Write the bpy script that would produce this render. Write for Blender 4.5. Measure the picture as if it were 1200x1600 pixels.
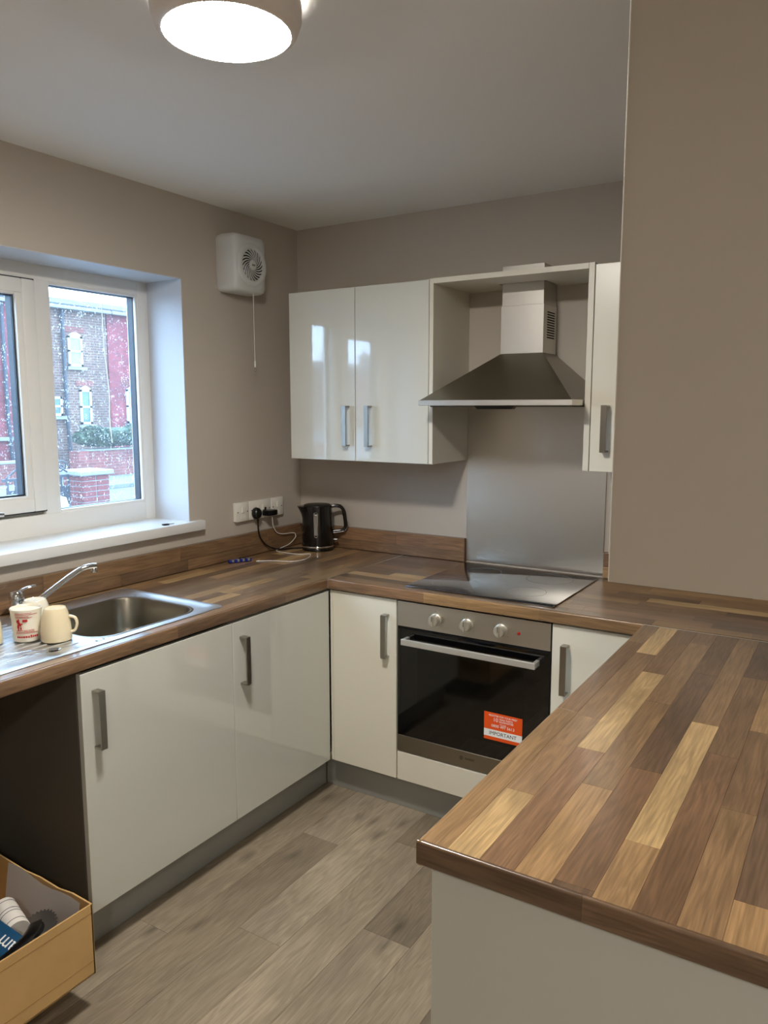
import bpy, bmesh, math, random
from mathutils import Vector, Matrix
random.seed(7)
PI = math.pi
sc = bpy.context.scene
for o in list(bpy.data.objects): bpy.data.objects.remove(o)
COL = sc.collection

# ---------------------------------------------------------------- camera
cd = bpy.data.cameras.new('camera'); cam = bpy.data.objects.new('camera', cd); COL.objects.link(cam); sc.camera = cam
yaw, pitch, roll = math.radians(32.069), math.radians(7.759), math.radians(-0.046)
_f = Vector((-math.sin(yaw)*math.cos(pitch), math.cos(yaw)*math.cos(pitch), -math.sin(pitch)))
_r = Vector((math.cos(yaw), math.sin(yaw), 0)); _u = _r.cross(_f)
_r2 = math.cos(roll)*_r + math.sin(roll)*_u; _u2 = -math.sin(roll)*_r + math.cos(roll)*_u
mw = Matrix((_r2, _u2, -_f)).transposed().to_4x4(); mw.translation = (2.3622, -2.9964, 1.5748)
cam.matrix_world = mw
cd.sensor_fit = 'VERTICAL'; cd.sensor_height = 36; cd.sensor_width = 27; cd.lens = 1205.97/1600*36
cd.clip_start = 0.02; cd.clip_end = 300
# ---------------------------------------------------------------- sky, exposure
SKY = 12.0
w = bpy.data.worlds.new('world'); sc.world = w; w.use_nodes = True
nt = w.node_tree; nt.nodes.clear()
_o = nt.nodes.new('ShaderNodeOutputWorld'); _b = nt.nodes.new('ShaderNodeBackground'); _b.inputs[1].default_value = SKY
_t = nt.nodes.new('ShaderNodeTexCoord'); _n = nt.nodes.new('ShaderNodeTexNoise'); _n.inputs['Scale'].default_value = 2.2; _n.inputs['Detail'].default_value = 5
_c = nt.nodes.new('ShaderNodeValToRGB'); _c.color_ramp.elements[0].position = .38; _c.color_ramp.elements[0].color = (.37, .63, 1.0, 1)
_c.color_ramp.elements[1].position = .66; _c.color_ramp.elements[1].color = (.55, .78, 1.0, 1)
nt.links.new(_t.outputs['Generated'], _n.inputs['Vector']); nt.links.new(_n.outputs['Fac'], _c.inputs[0])
nt.links.new(_c.outputs[0], _b.inputs[0]); nt.links.new(_b.outputs[0], _o.inputs[0])
LAMP = 185.0          # radiance of the ceiling lamps' diffusers
sc.view_settings.view_transform = 'Standard'; sc.view_settings.look = 'None'
sc.view_settings.exposure = 0.1; sc.view_settings.gamma = 1.0
try: sc.view_settings.use_curve_mapping = False
except Exception: pass
try:
    sc.cycles.max_bounces = 10; sc.cycles.diffuse_bounces = 6; sc.cycles.glossy_bounces = 5; sc.cycles.transparent_max_bounces = 10
    sc.cycles.sample_clamp_indirect = 6; sc.cycles.use_denoising = True
except Exception: pass

# ================================================================ helpers
def lin(c):
    f = lambda v: v/12.92 if v <= .04045 else ((v+.055)/1.055)**2.4
    return tuple(f(v/255) for v in c)+(1,)
def mat(name, col, rough=.5, metal=0, bump=None, vary=0, vscale=6, coat=0, spec=None, emit=None, stretch=None, ior=None, srgb=True):
    """principled material; bump=(scale,strength); vary=tonal unevenness; stretch=(x,y,z) mapping scale"""
    m = bpy.data.materials.new(name); m.use_nodes = True
    nt = m.node_tree; p = nt.nodes['Principled BSDF']
    c = lin(col) if srgb else tuple(col)+(1,)
    p.inputs['Base Color'].default_value = c; p.inputs['Roughness'].default_value = rough; p.inputs['Metallic'].default_value = metal
    if coat: p.inputs['Coat Weight'].default_value = coat; p.inputs['Coat Roughness'].default_value = .03
    if spec is not None: p.inputs['Specular IOR Level'].default_value = spec
    if ior: p.inputs['IOR'].default_value = ior
    if emit: p.inputs['Emission Color'].default_value = lin(emit[0]); p.inputs['Emission Strength'].default_value = emit[1]
    if bump or vary:
        tc = nt.nodes.new('ShaderNodeTexCoord'); mp = nt.nodes.new('ShaderNodeMapping')
        nt.links.new(tc.outputs['Object'], mp.inputs['Vector'])
        if stretch: mp.inputs['Scale'].default_value = stretch
        if bump:
            n = nt.nodes.new('ShaderNodeTexNoise'); n.inputs['Scale'].default_value = bump[0]; n.inputs['Detail'].default_value = 4
            nt.links.new(mp.outputs[0], n.inputs['Vector'])
            bn = nt.nodes.new('ShaderNodeBump'); bn.inputs['Strength'].default_value = bump[1]; bn.inputs['Distance'].default_value = .002
            nt.links.new(n.outputs['Fac'], bn.inputs['Height']); nt.links.new(bn.outputs[0], p.inputs['Normal'])
        if vary:
            n2 = nt.nodes.new('ShaderNodeTexNoise'); n2.inputs['Scale'].default_value = vscale; n2.inputs['Detail'].default_value = 5
            nt.links.new(mp.outputs[0], n2.inputs['Vector'])
            mr = nt.nodes.new('ShaderNodeMapRange'); mr.inputs[1].default_value = .3; mr.inputs[2].default_value = .7
            mr.inputs[3].default_value = 1-vary; mr.inputs[4].default_value = 1+vary
            nt.links.new(n2.outputs['Fac'], mr.inputs[0])
            mx = nt.nodes.new('ShaderNodeVectorMath'); mx.operation = 'SCALE'; mx.inputs[0].default_value = c[:3]
            nt.links.new(mr.outputs[0], mx.inputs['Scale']); nt.links.new(mx.outputs[0], p.inputs['Base Color'])
    return m
def wood_mat(name, rough, grain, fine, contrast, knots=0, coat=0):
    """printed timber: hue from the piece's own colour, grain along the piece's local x"""
    m = bpy.data.materials.new(name); m.use_nodes = True
    nt = m.node_tree; L = nt.links.new; p = nt.nodes['Principled BSDF']; N = nt.nodes.new
    p.inputs['Roughness'].default_value = rough
    if coat: p.inputs['Coat Weight'].default_value = coat; p.inputs['Coat Roughness'].default_value = .12
    tc = N('ShaderNodeTexCoord'); oi = N('ShaderNodeObjectInfo')
    off = N('ShaderNodeVectorMath'); off.operation = 'SCALE'; off.inputs[0].default_value = (37, 23, 11); L(oi.outputs['Random'], off.inputs['Scale'])
    ad = N('ShaderNodeVectorMath'); L(tc.outputs['Object'], ad.inputs[0]); L(off.outputs[0], ad.inputs[1])
    mp = N('ShaderNodeMapping'); mp.inputs['Scale'].default_value = (1.6, grain, grain); L(ad.outputs[0], mp.inputs['Vector'])
    n1 = N('ShaderNodeTexNoise'); n1.inputs['Scale'].default_value = 1.6; n1.inputs['Detail'].default_value = 3; n1.inputs['Distortion'].default_value = .6; L(mp.outputs[0], n1.inputs['Vector'])
    # growth rings: sine of the noise field
    ms = N('ShaderNodeMath'); ms.operation = 'MULTIPLY'; ms.inputs[1].default_value = 46; L(n1.outputs['Fac'], ms.inputs[0])
    sn = N('ShaderNodeMath'); sn.operation = 'SINE'; L(ms.outputs[0], sn.inputs[0])
    mp2 = N('ShaderNodeMapping'); mp2.inputs['Scale'].default_value = (7, fine, fine); L(ad.outputs[0], mp2.inputs['Vector'])
    n2 = N('ShaderNodeTexNoise'); n2.inputs['Scale'].default_value = 1.5; n2.inputs['Detail'].default_value = 4; L(mp2.outputs[0], n2.inputs['Vector'])
    n3 = N('ShaderNodeTexNoise'); n3.inputs['Scale'].default_value = 2.5; n3.inputs['Detail'].default_value = 2; L(ad.outputs[0], n3.inputs['Vector'])
    def rng(src, a, b, lo=.3, hi=.7):
        r = N('ShaderNodeMapRange'); r.inputs[1].default_value = lo; r.inputs[2].default_value = hi; r.inputs[3].default_value = a; r.inputs[4].default_value = b; L(src, r.inputs[0]); return r.outputs[0]
    def mul(a, b):
        q = N('ShaderNodeMath'); q.operation = 'MULTIPLY'; L(a, q.inputs[0]); L(b, q.inputs[1]); return q.outputs[0]
    v = mul(rng(sn.outputs[0], 1-contrast*.55, 1+contrast*.4, -1, 1), rng(n2.outputs['Fac'], 1-contrast, 1+contrast))
    v = mul(v, rng(n3.outputs['Fac'], 1-contrast*1.1, 1+contrast*1.1))
    if knots:
        mp3 = N('ShaderNodeMapping'); mp3.inputs['Scale'].default_value = (2.2, 5.5, 5.5); L(ad.outputs[0], mp3.inputs['Vector'])
        vo = N('ShaderNodeTexVoronoi'); vo.voronoi_dimensions = '2D'; vo.inputs['Scale'].default_value = 1.0; L(mp3.outputs[0], vo.inputs['Vector'])
        v = mul(v, rng(vo.outputs['Distance'], 1-knots, 1, .015, .13))
    mx = N('ShaderNodeVectorMath'); mx.operation = 'SCALE'; L(oi.outputs['Color'], mx.inputs[0]); L(v, mx.inputs['Scale'])
    L(mx.outputs[0], p.inputs['Base Color'])
    bn = N('ShaderNodeBump'); bn.inputs['Strength'].default_value = .12; bn.inputs['Distance'].default_value = .001; L(n2.outputs['Fac'], bn.inputs['Height']); L(bn.outputs[0], p.inputs['Normal'])
    return m

def BM(): return bmesh.new()
def _merge(bm, t):
    me = bpy.data.meshes.new('tmp'); t.to_mesh(me); bm.from_mesh(me); bpy.data.meshes.remove(me); t.free(); return bm
def box(bm, lo, hi, r=0, seg=2):
    t = BM(); lo, hi = Vector(lo), Vector(hi)
    bmesh.ops.create_cube(t, size=1)
    for v in t.verts: v.co = Vector(((lo[i]+hi[i])/2+v.co[i]*(hi[i]-lo[i]) for i in range(3)))
    if r: bmesh.ops.bevel(t, geom=list(t.edges), offset=r, segments=seg, profile=.5, affect='EDGES', clamp_overlap=True)
    return _merge(bm, t)
def prism(bm, pts, d, r=0):
    """pts: list of 3D points of a planar polygon, d: extrusion vector"""
    t = BM(); vs = [t.verts.new(p) for p in pts]; f = t.faces.new(vs)
    e = bmesh.ops.extrude_face_region(t, geom=[f]); bmesh.ops.translate(t, vec=Vector(d), verts=[v for v in e['geom'] if isinstance(v, bmesh.types.BMVert)])
    bmesh.ops.recalc_face_normals(t, faces=list(t.faces))
    if r: bmesh.ops.bevel(t, geom=list(t.edges), offset=r, segments=2, profile=.5, affect='EDGES', clamp_overlap=True)
    return _merge(bm, t)
def lathe(bm, prof, c=(0, 0, 0), seg=32, axis='z', caps=True):
    """prof: (radius, height) pairs"""
    t = BM(); rings = []
    for r, h in prof:
        if r < 1e-6: rings.append([t.verts.new((0, 0, h))]); continue
        rings.append([t.verts.new((r*math.cos(2*PI*i/seg), r*math.sin(2*PI*i/seg), h)) for i in range(seg)])
    for a, b in zip(rings, rings[1:]):
        if len(a) == 1 and len(b) == 1: continue
        for i in range(seg):
            j = (i+1) % seg
            if len(a) == 1: t.faces.new((a[0], b[j], b[i]))
            elif len(b) == 1: t.faces.new((a[i], a[j], b[0]))
            else: t.faces.new((a[i], a[j], b[j], b[i]))
    if caps:
        for rg in (rings[0], rings[-1]):
            if len(rg) > 1: t.faces.new(rg)
    bmesh.ops.recalc_face_normals(t, faces=list(t.faces))
    if axis == 'x': bmesh.ops.rotate(t, cent=(0, 0, 0), matrix=Matrix.Rotation(PI/2, 3, 'Y'), verts=list(t.verts))
    if axis == '-y': bmesh.ops.rotate(t, cent=(0, 0, 0), matrix=Matrix.Rotation(PI/2, 3, 'X'), verts=list(t.verts))
    bmesh.ops.translate(t, vec=Vector(c), verts=list(t.verts))
    return _merge(bm, t)
def smooth_path(pts, n=8):
    P = [Vector(p) for p in pts]
    if len(P) < 3: return P
    P = [2*P[0]-P[1]]+P+[2*P[-1]-P[-2]]; out = []
    for i in range(1, len(P)-2):
        for k in range(n):
            s = k/n; a, b, c, d = P[i-1:i+3]
            out.append(.5*((2*b)+(c-a)*s+(2*a-5*b+4*c-d)*s*s+(3*b-a-3*c+d)*s**3))
    return out+[P[-2]]
def tube(bm, pts, r, seg=10, smooth=True, n=8, flat=None):
    P = smooth_path(pts, n) if smooth else [Vector(p) for p in pts]
    t = BM(); rings = []; up = None
    for i, p in enumerate(P):
        d = (P[min(i+1, len(P)-1)]-P[max(i-1, 0)]).normalized()
        if up is None: up = Vector((0, 0, 1)) if abs(d.z) < .9 else Vector((1, 0, 0))
        s = d.cross(up).normalized(); up = s.cross(d).normalized()
        rr = r[0]+(r[1]-r[0])*i/(len(P)-1) if isinstance(r, (tuple, list)) else r
        a, b = (rr, rr) if not flat else (rr*flat[0], rr*flat[1])
        rings.append([t.verts.new(p+s*a*math.cos(2*PI*k/seg)+up*b*math.sin(2*PI*k/seg)) for k in range(seg)])
    for A, B in zip(rings, rings[1:]):
        for k in range(seg): t.faces.new((A[k], A[(k+1) % seg], B[(k+1) % seg], B[k]))
    t.faces.new(rings[0]); t.faces.new(rings[-1])
    bmesh.ops.recalc_face_normals(t, faces=list(t.faces))
    return _merge(bm, t)
def loft(bm, rings, cap0=True, cap1=True):
    t = BM(); R = [[t.verts.new(p) for p in rg] for rg in rings]; n = len(R[0])
    for A, B in zip(R, R[1:]):
        for k in range(n): t.faces.new((A[k], A[(k+1) % n], B[(k+1) % n], B[k]))
    if cap0: t.faces.new(R[0])
    if cap1: t.faces.new(R[-1])
    bmesh.ops.recalc_face_normals(t, faces=list(t.faces))
    return _merge(bm, t)
def rrect(x0, x1, y0, y1, r, z, n=6):
    out = []
    for cx, cy, a0 in ((x1-r, y1-r, 0), (x0+r, y1-r, PI/2), (x0+r, y0+r, PI), (x1-r, y0+r, 1.5*PI)):
        for k in range(n+1):
            a = a0+PI/2*k/n; out.append((cx+r*math.cos(a), cy+r*math.sin(a), z))
    return out
def origin(o):
    v = Vector((0, 0, 0))
    while o is not None: v += o.location; o = o.parent
    return v
def obj(name, bm, m, parent=None, smooth=None, base=None, local=False, kind=None, color=None):
    """links bm as one mesh object; verts are in world space unless local"""
    me = bpy.data.meshes.new(name)
    b = Vector(base) if base else (origin(parent) if parent else Vector((0, 0, 0)))
    if not local:
        for v in bm.verts: v.co -= b
    bm.to_mesh(me); bm.free()
    if m: me.materials.append(m)
    if smooth:
        me.shade_smooth(); me.set_sharp_from_angle(angle=math.radians(smooth))
    o = bpy.data.objects.new(name, me); COL.objects.link(o)
    if parent: o.parent = parent; o.location = b-origin(parent) if (base and not local) else (0, 0, 0)
    elif base: o.location = b
    if kind: o['kind'] = kind
    if color: o.color = color
    return o
def tag(o, label, cat, group=None):
    o['label'] = label; o['category'] = cat
    if group: o['group'] = group
    return o
def thing(name, label, cat, loc=(0, 0, 0), rz=0, group=None):
    o = bpy.data.objects.new(name, None); COL.objects.link(o); o.empty_display_size = .05
    o.location = loc; o.rotation_euler = (0, 0, rz)
    return tag(o, label, cat, group)
def struct(name, bm, m, **k): return obj(name, bm, m, kind='structure', **k)
def bx(lo, hi, r=0, seg=2): return box(BM(), lo, hi, r, seg)
def copy_tree(o, parent=None):
    c = o.copy(); COL.objects.link(c)
    if parent: c.parent = parent
    for ch in list(o.children): copy_tree(ch, c)
    return c
def text(name, s, size, m, parent, mtx, align='CENTER', depth=.0002):
    cu = bpy.data.curves.new(name, 'FONT'); cu.body = s; cu.size = size; cu.align_x = align; cu.align_y = 'CENTER'; cu.extrude = depth; cu.resolution_u = 3
    t = bpy.data.objects.new('t', cu); COL.objects.link(t)
    me = bpy.data.meshes.new_from_object(t.evaluated_get(bpy.context.evaluated_depsgraph_get())); bpy.data.objects.remove(t); bpy.data.curves.remove(cu)
    me.name = name; me.materials.clear(); me.materials.append(m)
    o = bpy.data.objects.new(name, me); COL.objects.link(o); o.parent = parent
    o.matrix_local = Matrix.Translation(-origin(parent)) @ mtx if parent else mtx
    return o
FACE_Y = Matrix.Rotation(PI/2, 4, 'X')                      # text lying in xz, facing -y

# ================================================================ materials
m_wall = mat('wall_paint', (186, 177, 165), .62, bump=(260, .06), vary=.012, vscale=3)
m_ceil = mat('ceiling_paint', (240, 239, 235), .8, bump=(200, .05))
m_white = mat('white_gloss_paint', (222, 223, 222), .3)
m_reveal = mat('reveal_paint', (196, 199, 203), .45)
m_upvc = mat('white_upvc', (232, 231, 226), .28)
m_gasket = mat('dark_gasket', (38, 44, 54), .5)
m_door = mat('gloss_door', (206, 207, 198), .05, coat=.6, ior=1.65)
m_doorb = mat('satin_door', (222, 218, 203), .28)
m_carc = mat('carcass_melamine', (214, 209, 194), .35)
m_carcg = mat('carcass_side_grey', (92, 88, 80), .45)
m_plinth = mat('grey_plinth', (150, 150, 145), .35, vary=.02)
m_panel = mat('end_panel', (196, 196, 188), .4)
m_steel = mat('brushed_steel', (212, 208, 200), .36, 1, bump=(60, .1), stretch=(.6, .6, 14))
m_steelv = mat('brushed_steel_dark', (150, 144, 132), .32, 1, bump=(60, .1), stretch=(.6, 3, 14))
m_handle = mat('brushed_nickel', (165, 161, 152), .28, 1, bump=(80, .06))
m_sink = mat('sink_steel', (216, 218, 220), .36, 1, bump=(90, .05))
m_chrome = mat('chrome', (225, 226, 228), .06, 1)
m_blackg = mat('black_glass', (5, 5, 6), .04, coat=.3)
m_hob = mat('hob_glass', (24, 28, 34), .08, coat=1, ior=1.8)
m_ring = mat('hob_print', (92, 98, 104), .3)
m_ovenw = mat('oven_window', (15, 14, 12), .06)
m_blackp = mat('black_plastic', (12, 12, 13), .3)
m_kettle = mat('black_kettle', (8, 8, 9), .16, coat=.3)
m_whitep = mat('white_plastic', (226, 223, 214), .35)
m_fan = mat('fan_plastic', (205, 206, 204), .4)
m_dark = mat('dark_void', (9, 9, 9), .9)
m_alu = mat('satin_aluminium', (214, 211, 204), .42, .7)
m_knob = mat('knob_metal', (196, 190, 176), .35, .6)
m_red = mat('red_lens', (150, 25, 15), .3)
m_orange = mat('orange_print', (232, 84, 20), .45)
m_paper = mat('white_print', (240, 240, 238), .5)
m_ink = mat('black_ink', (20, 18, 18), .5)
m_mug = mat('cream_ceramic', (226, 212, 178), .12, coat=.4)
m_mugw = mat('white_ceramic', (232, 226, 208), .14, coat=.4)
m_redink = mat('red_ink', (176, 34, 30), .35)
m_card = mat('cardboard', (200, 162, 106), .85, bump=(120, .12), vary=.06, vscale=9)
m_cardi = mat('cardboard_inside', (160, 122, 72), .9, vary=.06)
m_sheet = mat('polythene_sheet', (236, 234, 234), .32, bump=(14, .5))
m_blue = mat('blue_packet', (22, 72, 108), .4)
m_saw = mat('saw_steel', (176, 174, 170), .4, 1)
m_cloth = mat('white_cloth', (226, 220, 212), .8)
m_navy = mat('navy_cloth', (38, 46, 66), .8)
m_lamp = mat('lamp_body', (240, 234, 230), .45)
m_spacer = mat('joint_strip', (205, 205, 203), .3, 1)
m_bluep = mat('blue_plastic', (24, 34, 120), .3)
m_tubem = mat('clear_gauge', (128, 126, 118), .2)
M_STAVE = wood_mat('laminate_timber', .3, 15, 150, .24, coat=.3)
M_PLANK = wood_mat('vinyl_oak', .42, 9, 140, .18, knots=.4)
# diffuser
m_glow = bpy.data.materials.new('lit_diffuser'); m_glow.use_nodes = True
_p = m_glow.node_tree.nodes['Principled BSDF']; _p.inputs['Base Color'].default_value = (.9, .88, .84, 1)
_p.inputs['Emission Color'].default_value = (1, .95, .875, 1); _p.inputs['Emission Strength'].default_value = LAMP
m_glow_dim = m_glow.copy(); m_glow_dim.name = 'dim_diffuser'; m_glow_dim.node_tree.nodes['Principled BSDF'].inputs['Emission Strength'].default_value = LAMP*.8
m_halo = m_glow.copy(); m_halo.name = 'halo_glow'; m_halo.node_tree.nodes['Principled BSDF'].inputs['Emission Strength'].default_value = 4
# window glass: thin clear pane with rain spots and grime
m_glass = bpy.data.materials.new('wet_glass'); m_glass.use_nodes = True
_nt = m_glass.node_tree; _nt.nodes.clear(); _N = _nt.nodes.new; _L = _nt.links.new
_out = _N('ShaderNodeOutputMaterial'); _tr = _N('ShaderNodeBsdfTransparent'); _gl = _N('ShaderNodeBsdfGlossy'); _gl.inputs['Roughness'].default_value = .02
_df = _N('ShaderNodeBsdfTranslucent'); _df.inputs[0].default_value = (.95, .97, 1, 1)
def facing_reflect(nt, base=.03, gain=.9):
    lw = nt.nodes.new('ShaderNodeLayerWeight'); lw.inputs[0].default_value = .5
    pw = nt.nodes.new('ShaderNodeMath'); pw.operation = 'POWER'; pw.inputs[1].default_value = 5; nt.links.new(lw.outputs['Facing'], pw.inputs[0])
    ma = nt.nodes.new('ShaderNodeMath'); ma.operation = 'MULTIPLY_ADD'; ma.inputs[1].default_value = gain; ma.inputs[2].default_value = base; nt.links.new(pw.outputs[0], ma.inputs[0])
    return ma
_fr = facing_reflect(_nt)
_m1 = _N('ShaderNodeMixShader'); _L(_fr.outputs[0], _m1.inputs[0]); _L(_tr.outputs[0], _m1.inputs[1]); _L(_gl.outputs[0], _m1.inputs[2])
_tc = _N('ShaderNodeTexCoord'); _mp = _N('ShaderNodeMapping'); _mp.inputs['Scale'].default_value = (1, 1, .7); _L(_tc.outputs['Object'], _mp.inputs[0])
_vo = _N('ShaderNodeTexVoronoi'); _vo.inputs['Scale'].default_value = 135; _L(_mp.outputs[0], _vo.inputs['Vector'])
_nz = _N('ShaderNodeTexNoise'); _nz.inputs['Scale'].default_value = 60; _nz.inputs['Detail'].default_value = 3; _L(_mp.outputs[0], _nz.inputs['Vector'])
_th = _N('ShaderNodeMapRange'); _th.inputs[1].default_value = .42; _th.inputs[2].default_value = .66; _th.inputs[3].default_value = .05; _th.inputs[4].default_value = .36; _L(_nz.outputs['Fac'], _th.inputs[0])
_lt = _N('ShaderNodeMath'); _lt.operation = 'LESS_THAN'; _L(_vo.outputs['Distance'], _lt.inputs[0]); _L(_th.outputs[0], _lt.inputs[1])
_sc = _N('ShaderNodeMath'); _sc.operation = 'MULTIPLY_ADD'; _sc.inputs[1].default_value = .24; _sc.inputs[2].default_value = .02; _L(_lt.outputs[0], _sc.inputs[0])
_m2 = _N('ShaderNodeMixShader'); _L(_sc.outputs[0], _m2.inputs[0]); _L(_m1.outputs[0], _m2.inputs[1]); _L(_df.outputs[0], _m2.inputs[2]); _L(_m2.outputs[0], _out.inputs[0])

m_clear = bpy.data.materials.new('clear_glass'); m_clear.use_nodes = True
_n2 = m_clear.node_tree; _n2.nodes.clear(); _o2 = _n2.nodes.new('ShaderNodeOutputMaterial'); _t2 = _n2.nodes.new('ShaderNodeBsdfTransparent'); _g2 = _n2.nodes.new('ShaderNodeBsdfGlossy'); _g2.inputs['Roughness'].default_value = .02
_f2 = facing_reflect(_n2); _x2 = _n2.nodes.new('ShaderNodeMixShader')
_n2.links.new(_f2.outputs[0], _x2.inputs[0]); _n2.links.new(_t2.outputs[0], _x2.inputs[1]); _n2.links.new(_g2.outputs[0], _x2.inputs[2]); _n2.links.new(_x2.outputs[0], _o2.inputs[0])

# ================================================================ room shell
H = 2.40; RX = 3.7; RY = -4.7                                # room: x 0..RX, y RY..0
WY0, WY1, WZ0, WZ1 = -1.772, -0.742, 1.066, 2.082             # window opening in the left wall
fl = struct('floor', bx((-.3, RY-.1, -.12), (RX+.1, .3, -.002)), mat('screed', (96, 88, 76), .9))
# vinyl planks, each a piece of the floor
PW = .163
joints = {4: -.873, 5: -1.397, 6: -.741, 7: -1.2, 3: -1.533, 8: -.95, 2: -.4}
def oak(k):
    base = [(154, 141, 122), (146, 133, 114), (136, 123, 105), (161, 148, 129), (126, 114, 97)][k % 5]
    return lin(base)
col_of = {(4, 0): 3, (4, 1): 2, (5, 0): 3, (5, 1): 1, (6, 0): 4, (6, 1): 0, (7, 0): 4, (7, 1): 0, (3, 0): 1, (3, 1): 0}
for c in range(0, 23):
    x0 = .021+PW*c; x1 = min(x0+PW, RX)
    if x0 >= RX: break
    j = joints.get(c, -random.uniform(.2, 1.4)); ys = [0.0]
    y = j
    while y > -.15: y -= 1.22
    first = True
    yy = y
    if yy+1.22 < 0: ys.append(yy+1.22)
    while yy > RY: ys.append(yy); yy -= 1.22
    ys.append(RY); ys = sorted(set(ys), reverse=True)
    for a, b in zip(ys, ys[1:]):
        if a-b < .02: continue
        side = 0 if (a+b)/2 > j else 1
        k = col_of.get((c, side), random.randrange(5)) if abs((a+b)/2-j) < .7 else random.randrange(5)
        bm = bx((-(a-b)/2+.0004, -PW/2+.0004, -.002), ((a-b)/2-.0004, PW/2-.0004, 0), .0003, 1)
        p = obj('plank', bm, M_PLANK, fl, local=True, color=oak(k)); p.location = (x0+PW/2, (a+b)/2, 0); p.rotation_euler = (0, 0, PI/2)
struct('ceiling', bx((-.3, RY-.1, H), (RX+.1, .3, H+.12)), m_ceil)
struct('wall_back', bx((-.3, 0, -.12), (RX+.1, .3, H)), m_wall)
bm = BM()
box(bm, (-.3, RY, -.12), (0, 0, WZ0)); box(bm, (-.3, RY, WZ1), (0, 0, H)); box(bm, (-.3, RY, WZ0), (0, WY0, WZ1)); box(bm, (-.3, WY1, WZ0), (0, 0, WZ1))
wl = struct('wall_left', bm, m_wall)
obj('reveal', bx((-.2, WY1-.003, WZ0), (-.0005, WY1+.002, WZ1)), m_reveal, wl)
obj('reveal', bx((-.2, WY0-.002, WZ0), (-.0005, WY0+.003, WZ1)), m_reveal, wl)
obj('soffit', bx((-.2, WY0, WZ1-.003), (-.0005, WY1, WZ1+.002)), m_reveal, wl)
struct('wall_front', bx((-.3, RY-.1, -.12), (RX+.1, RY, H)), m_wall)
struct('wall_side', bx((RX, RY, -.12), (RX+.1, 0, H)), m_wall)
# partition: hangs over the far half of the peninsula, goes to the floor only beyond it
WRY, WRZ, WRX = -1.78, 1.297, 2.024
bm = BM(); prism(bm, [(WRX, WRY, WRZ), (2.46, WRY, WRZ), (2.46, WRY, 0), (RX, WRY, 0), (RX, WRY, H), (WRX, WRY, H)], (0, .10, 0))
wr = struct('wall_right', bm, m_wall)
obj('corner_bead', bx((WRX-.0006, WRY-.0006, WRZ), (WRX+.002, WRY+.003, H), .0005, 1), mat('bead_highlight', (204, 197, 186), .5), wr)  # bead toned lighter than the wall: lamp highlight along the edge put into its colour

# ---------------------------------------------------------------- window
win = bpy.data.objects.new('window_1', None); COL.objects.link(win); win.location = (-.2, -1.48, 1.11); win['kind'] = 'structure'
FX = -.2
def ring(bm, x0, x1, ya, yb, za, zb, t, r=.003):
    """rectangular frame lying in a plane x = const; t = width of the members (left/right, bottom, top)"""
    tw, tb, tt = t
    box(bm, (x0, ya, za), (x1, ya+tw, zb), r); box(bm, (x0, yb-tw, za), (x1, yb, zb), r)
    box(bm, (x0, ya+tw-.001, za), (x1, yb-tw+.001, za+tb), r); box(bm, (x0, ya+tw-.001, zb-tt), (x1, yb-tw+.001, zb), r)
bm = BM(); ring(bm, FX-.07, FX, WY0, WY1, 1.09, WZ1, (.052, .092, .056)); obj('frame', bm, m_upvc, win, smooth=35)
for my in (-1.228,):
    obj('mullion', bx((FX-.0695, my-.032, 1.181), (FX-.0004, my+.032, 2.028), .003), m_upvc, win, smooth=35)
def glazing(ya, yb, za, zb, xg):
    g = bx((xg-.003, ya-.008, za-.008), (xg+.001, yb+.008, zb+.008)); obj('pane', g, m_clear, win)
    p = obj('outer_pane', bx((xg-.041, ya-.012, za-.012), (xg-.0365, yb+.012, zb+.012)), m_glass, win)
    bm = BM(); ring(bm, xg-.036, xg-.004, ya-.012, yb+.012, za-.012, zb+.012, (.0125, .0125, .0125), 0); obj('glazing_spacer', bm, m_gasket, win)
    bm = BM(); ring(bm, xg+.001, xg+.004, ya-.004, yb+.004, za-.004, zb+.004, (.0055, .0055, .0055), 0); obj('gasket', bm, m_gasket, win)
    return p
# fixed lights with beads
for ya, yb in ((-1.196, -.802),):
    bm = BM(); ring(bm, FX-.019, FX-.003, ya-.012, yb+.012, 1.176, 2.03, (.014, .016, .014), .004); obj('glazing_bead', bm, m_upvc, win, smooth=35)
    glazing(ya, yb, 1.192, 2.016, FX-.02)
# opening sash, proud of the frame
bm = BM(); ring(bm, FX-.05, FX+.012, -1.72, -1.262, 1.198, 2.022, (.05, .05, .05), .005); sash = obj('sash', bm, m_upvc, win, smooth=35)
bm = BM(); ring(bm, FX-.02, FX+.008, -1.675, -1.307, 1.243, 1.977, (.03, .014, .014), .005); obj('sash_bead', bm, m_upvc, win, smooth=35)
bm = BM(); ring(bm, FX-.062, FX-.021, -1.735, -1.25, 1.165, 2.045, (.06, .055, .05), .002); obj('sash_rebate', bm, m_upvc, win, smooth=35)
bm = BM(); ring(bm, FX-.02, FX+.0015, -1.7245, -1.2575, 1.1935, 2.0265, (.0045, .0045, .0045), 0); obj('sash_gap', bm, m_gasket, win)
glazing(-1.64, -1.342, 1.262, 1.962, FX-.008)
bm = BM(); box(bm, (FX+.012, -1.585, 1.207), (FX+.028, -1.505, 1.233), .004); tube(bm, [(FX+.026, -1.565, 1.22), (FX+.055, -1.56, 1.22), (FX+.06, -1.515, 1.214), (FX+.058, -1.465, 1.208)], .008, 8)
obj('sash_handle', bm, m_chrome, win, smooth=50)
obj('drip_streak', tube(BM(), [(FX-.0622, -.922, 1.985), (FX-.0622, -.918, 1.80), (FX-.0622, -.905, 1.64), (FX-.0622, -.908, 1.52), (FX-.0622, -.902, 1.43)], .0018, 5), m_paper, win)
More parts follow.
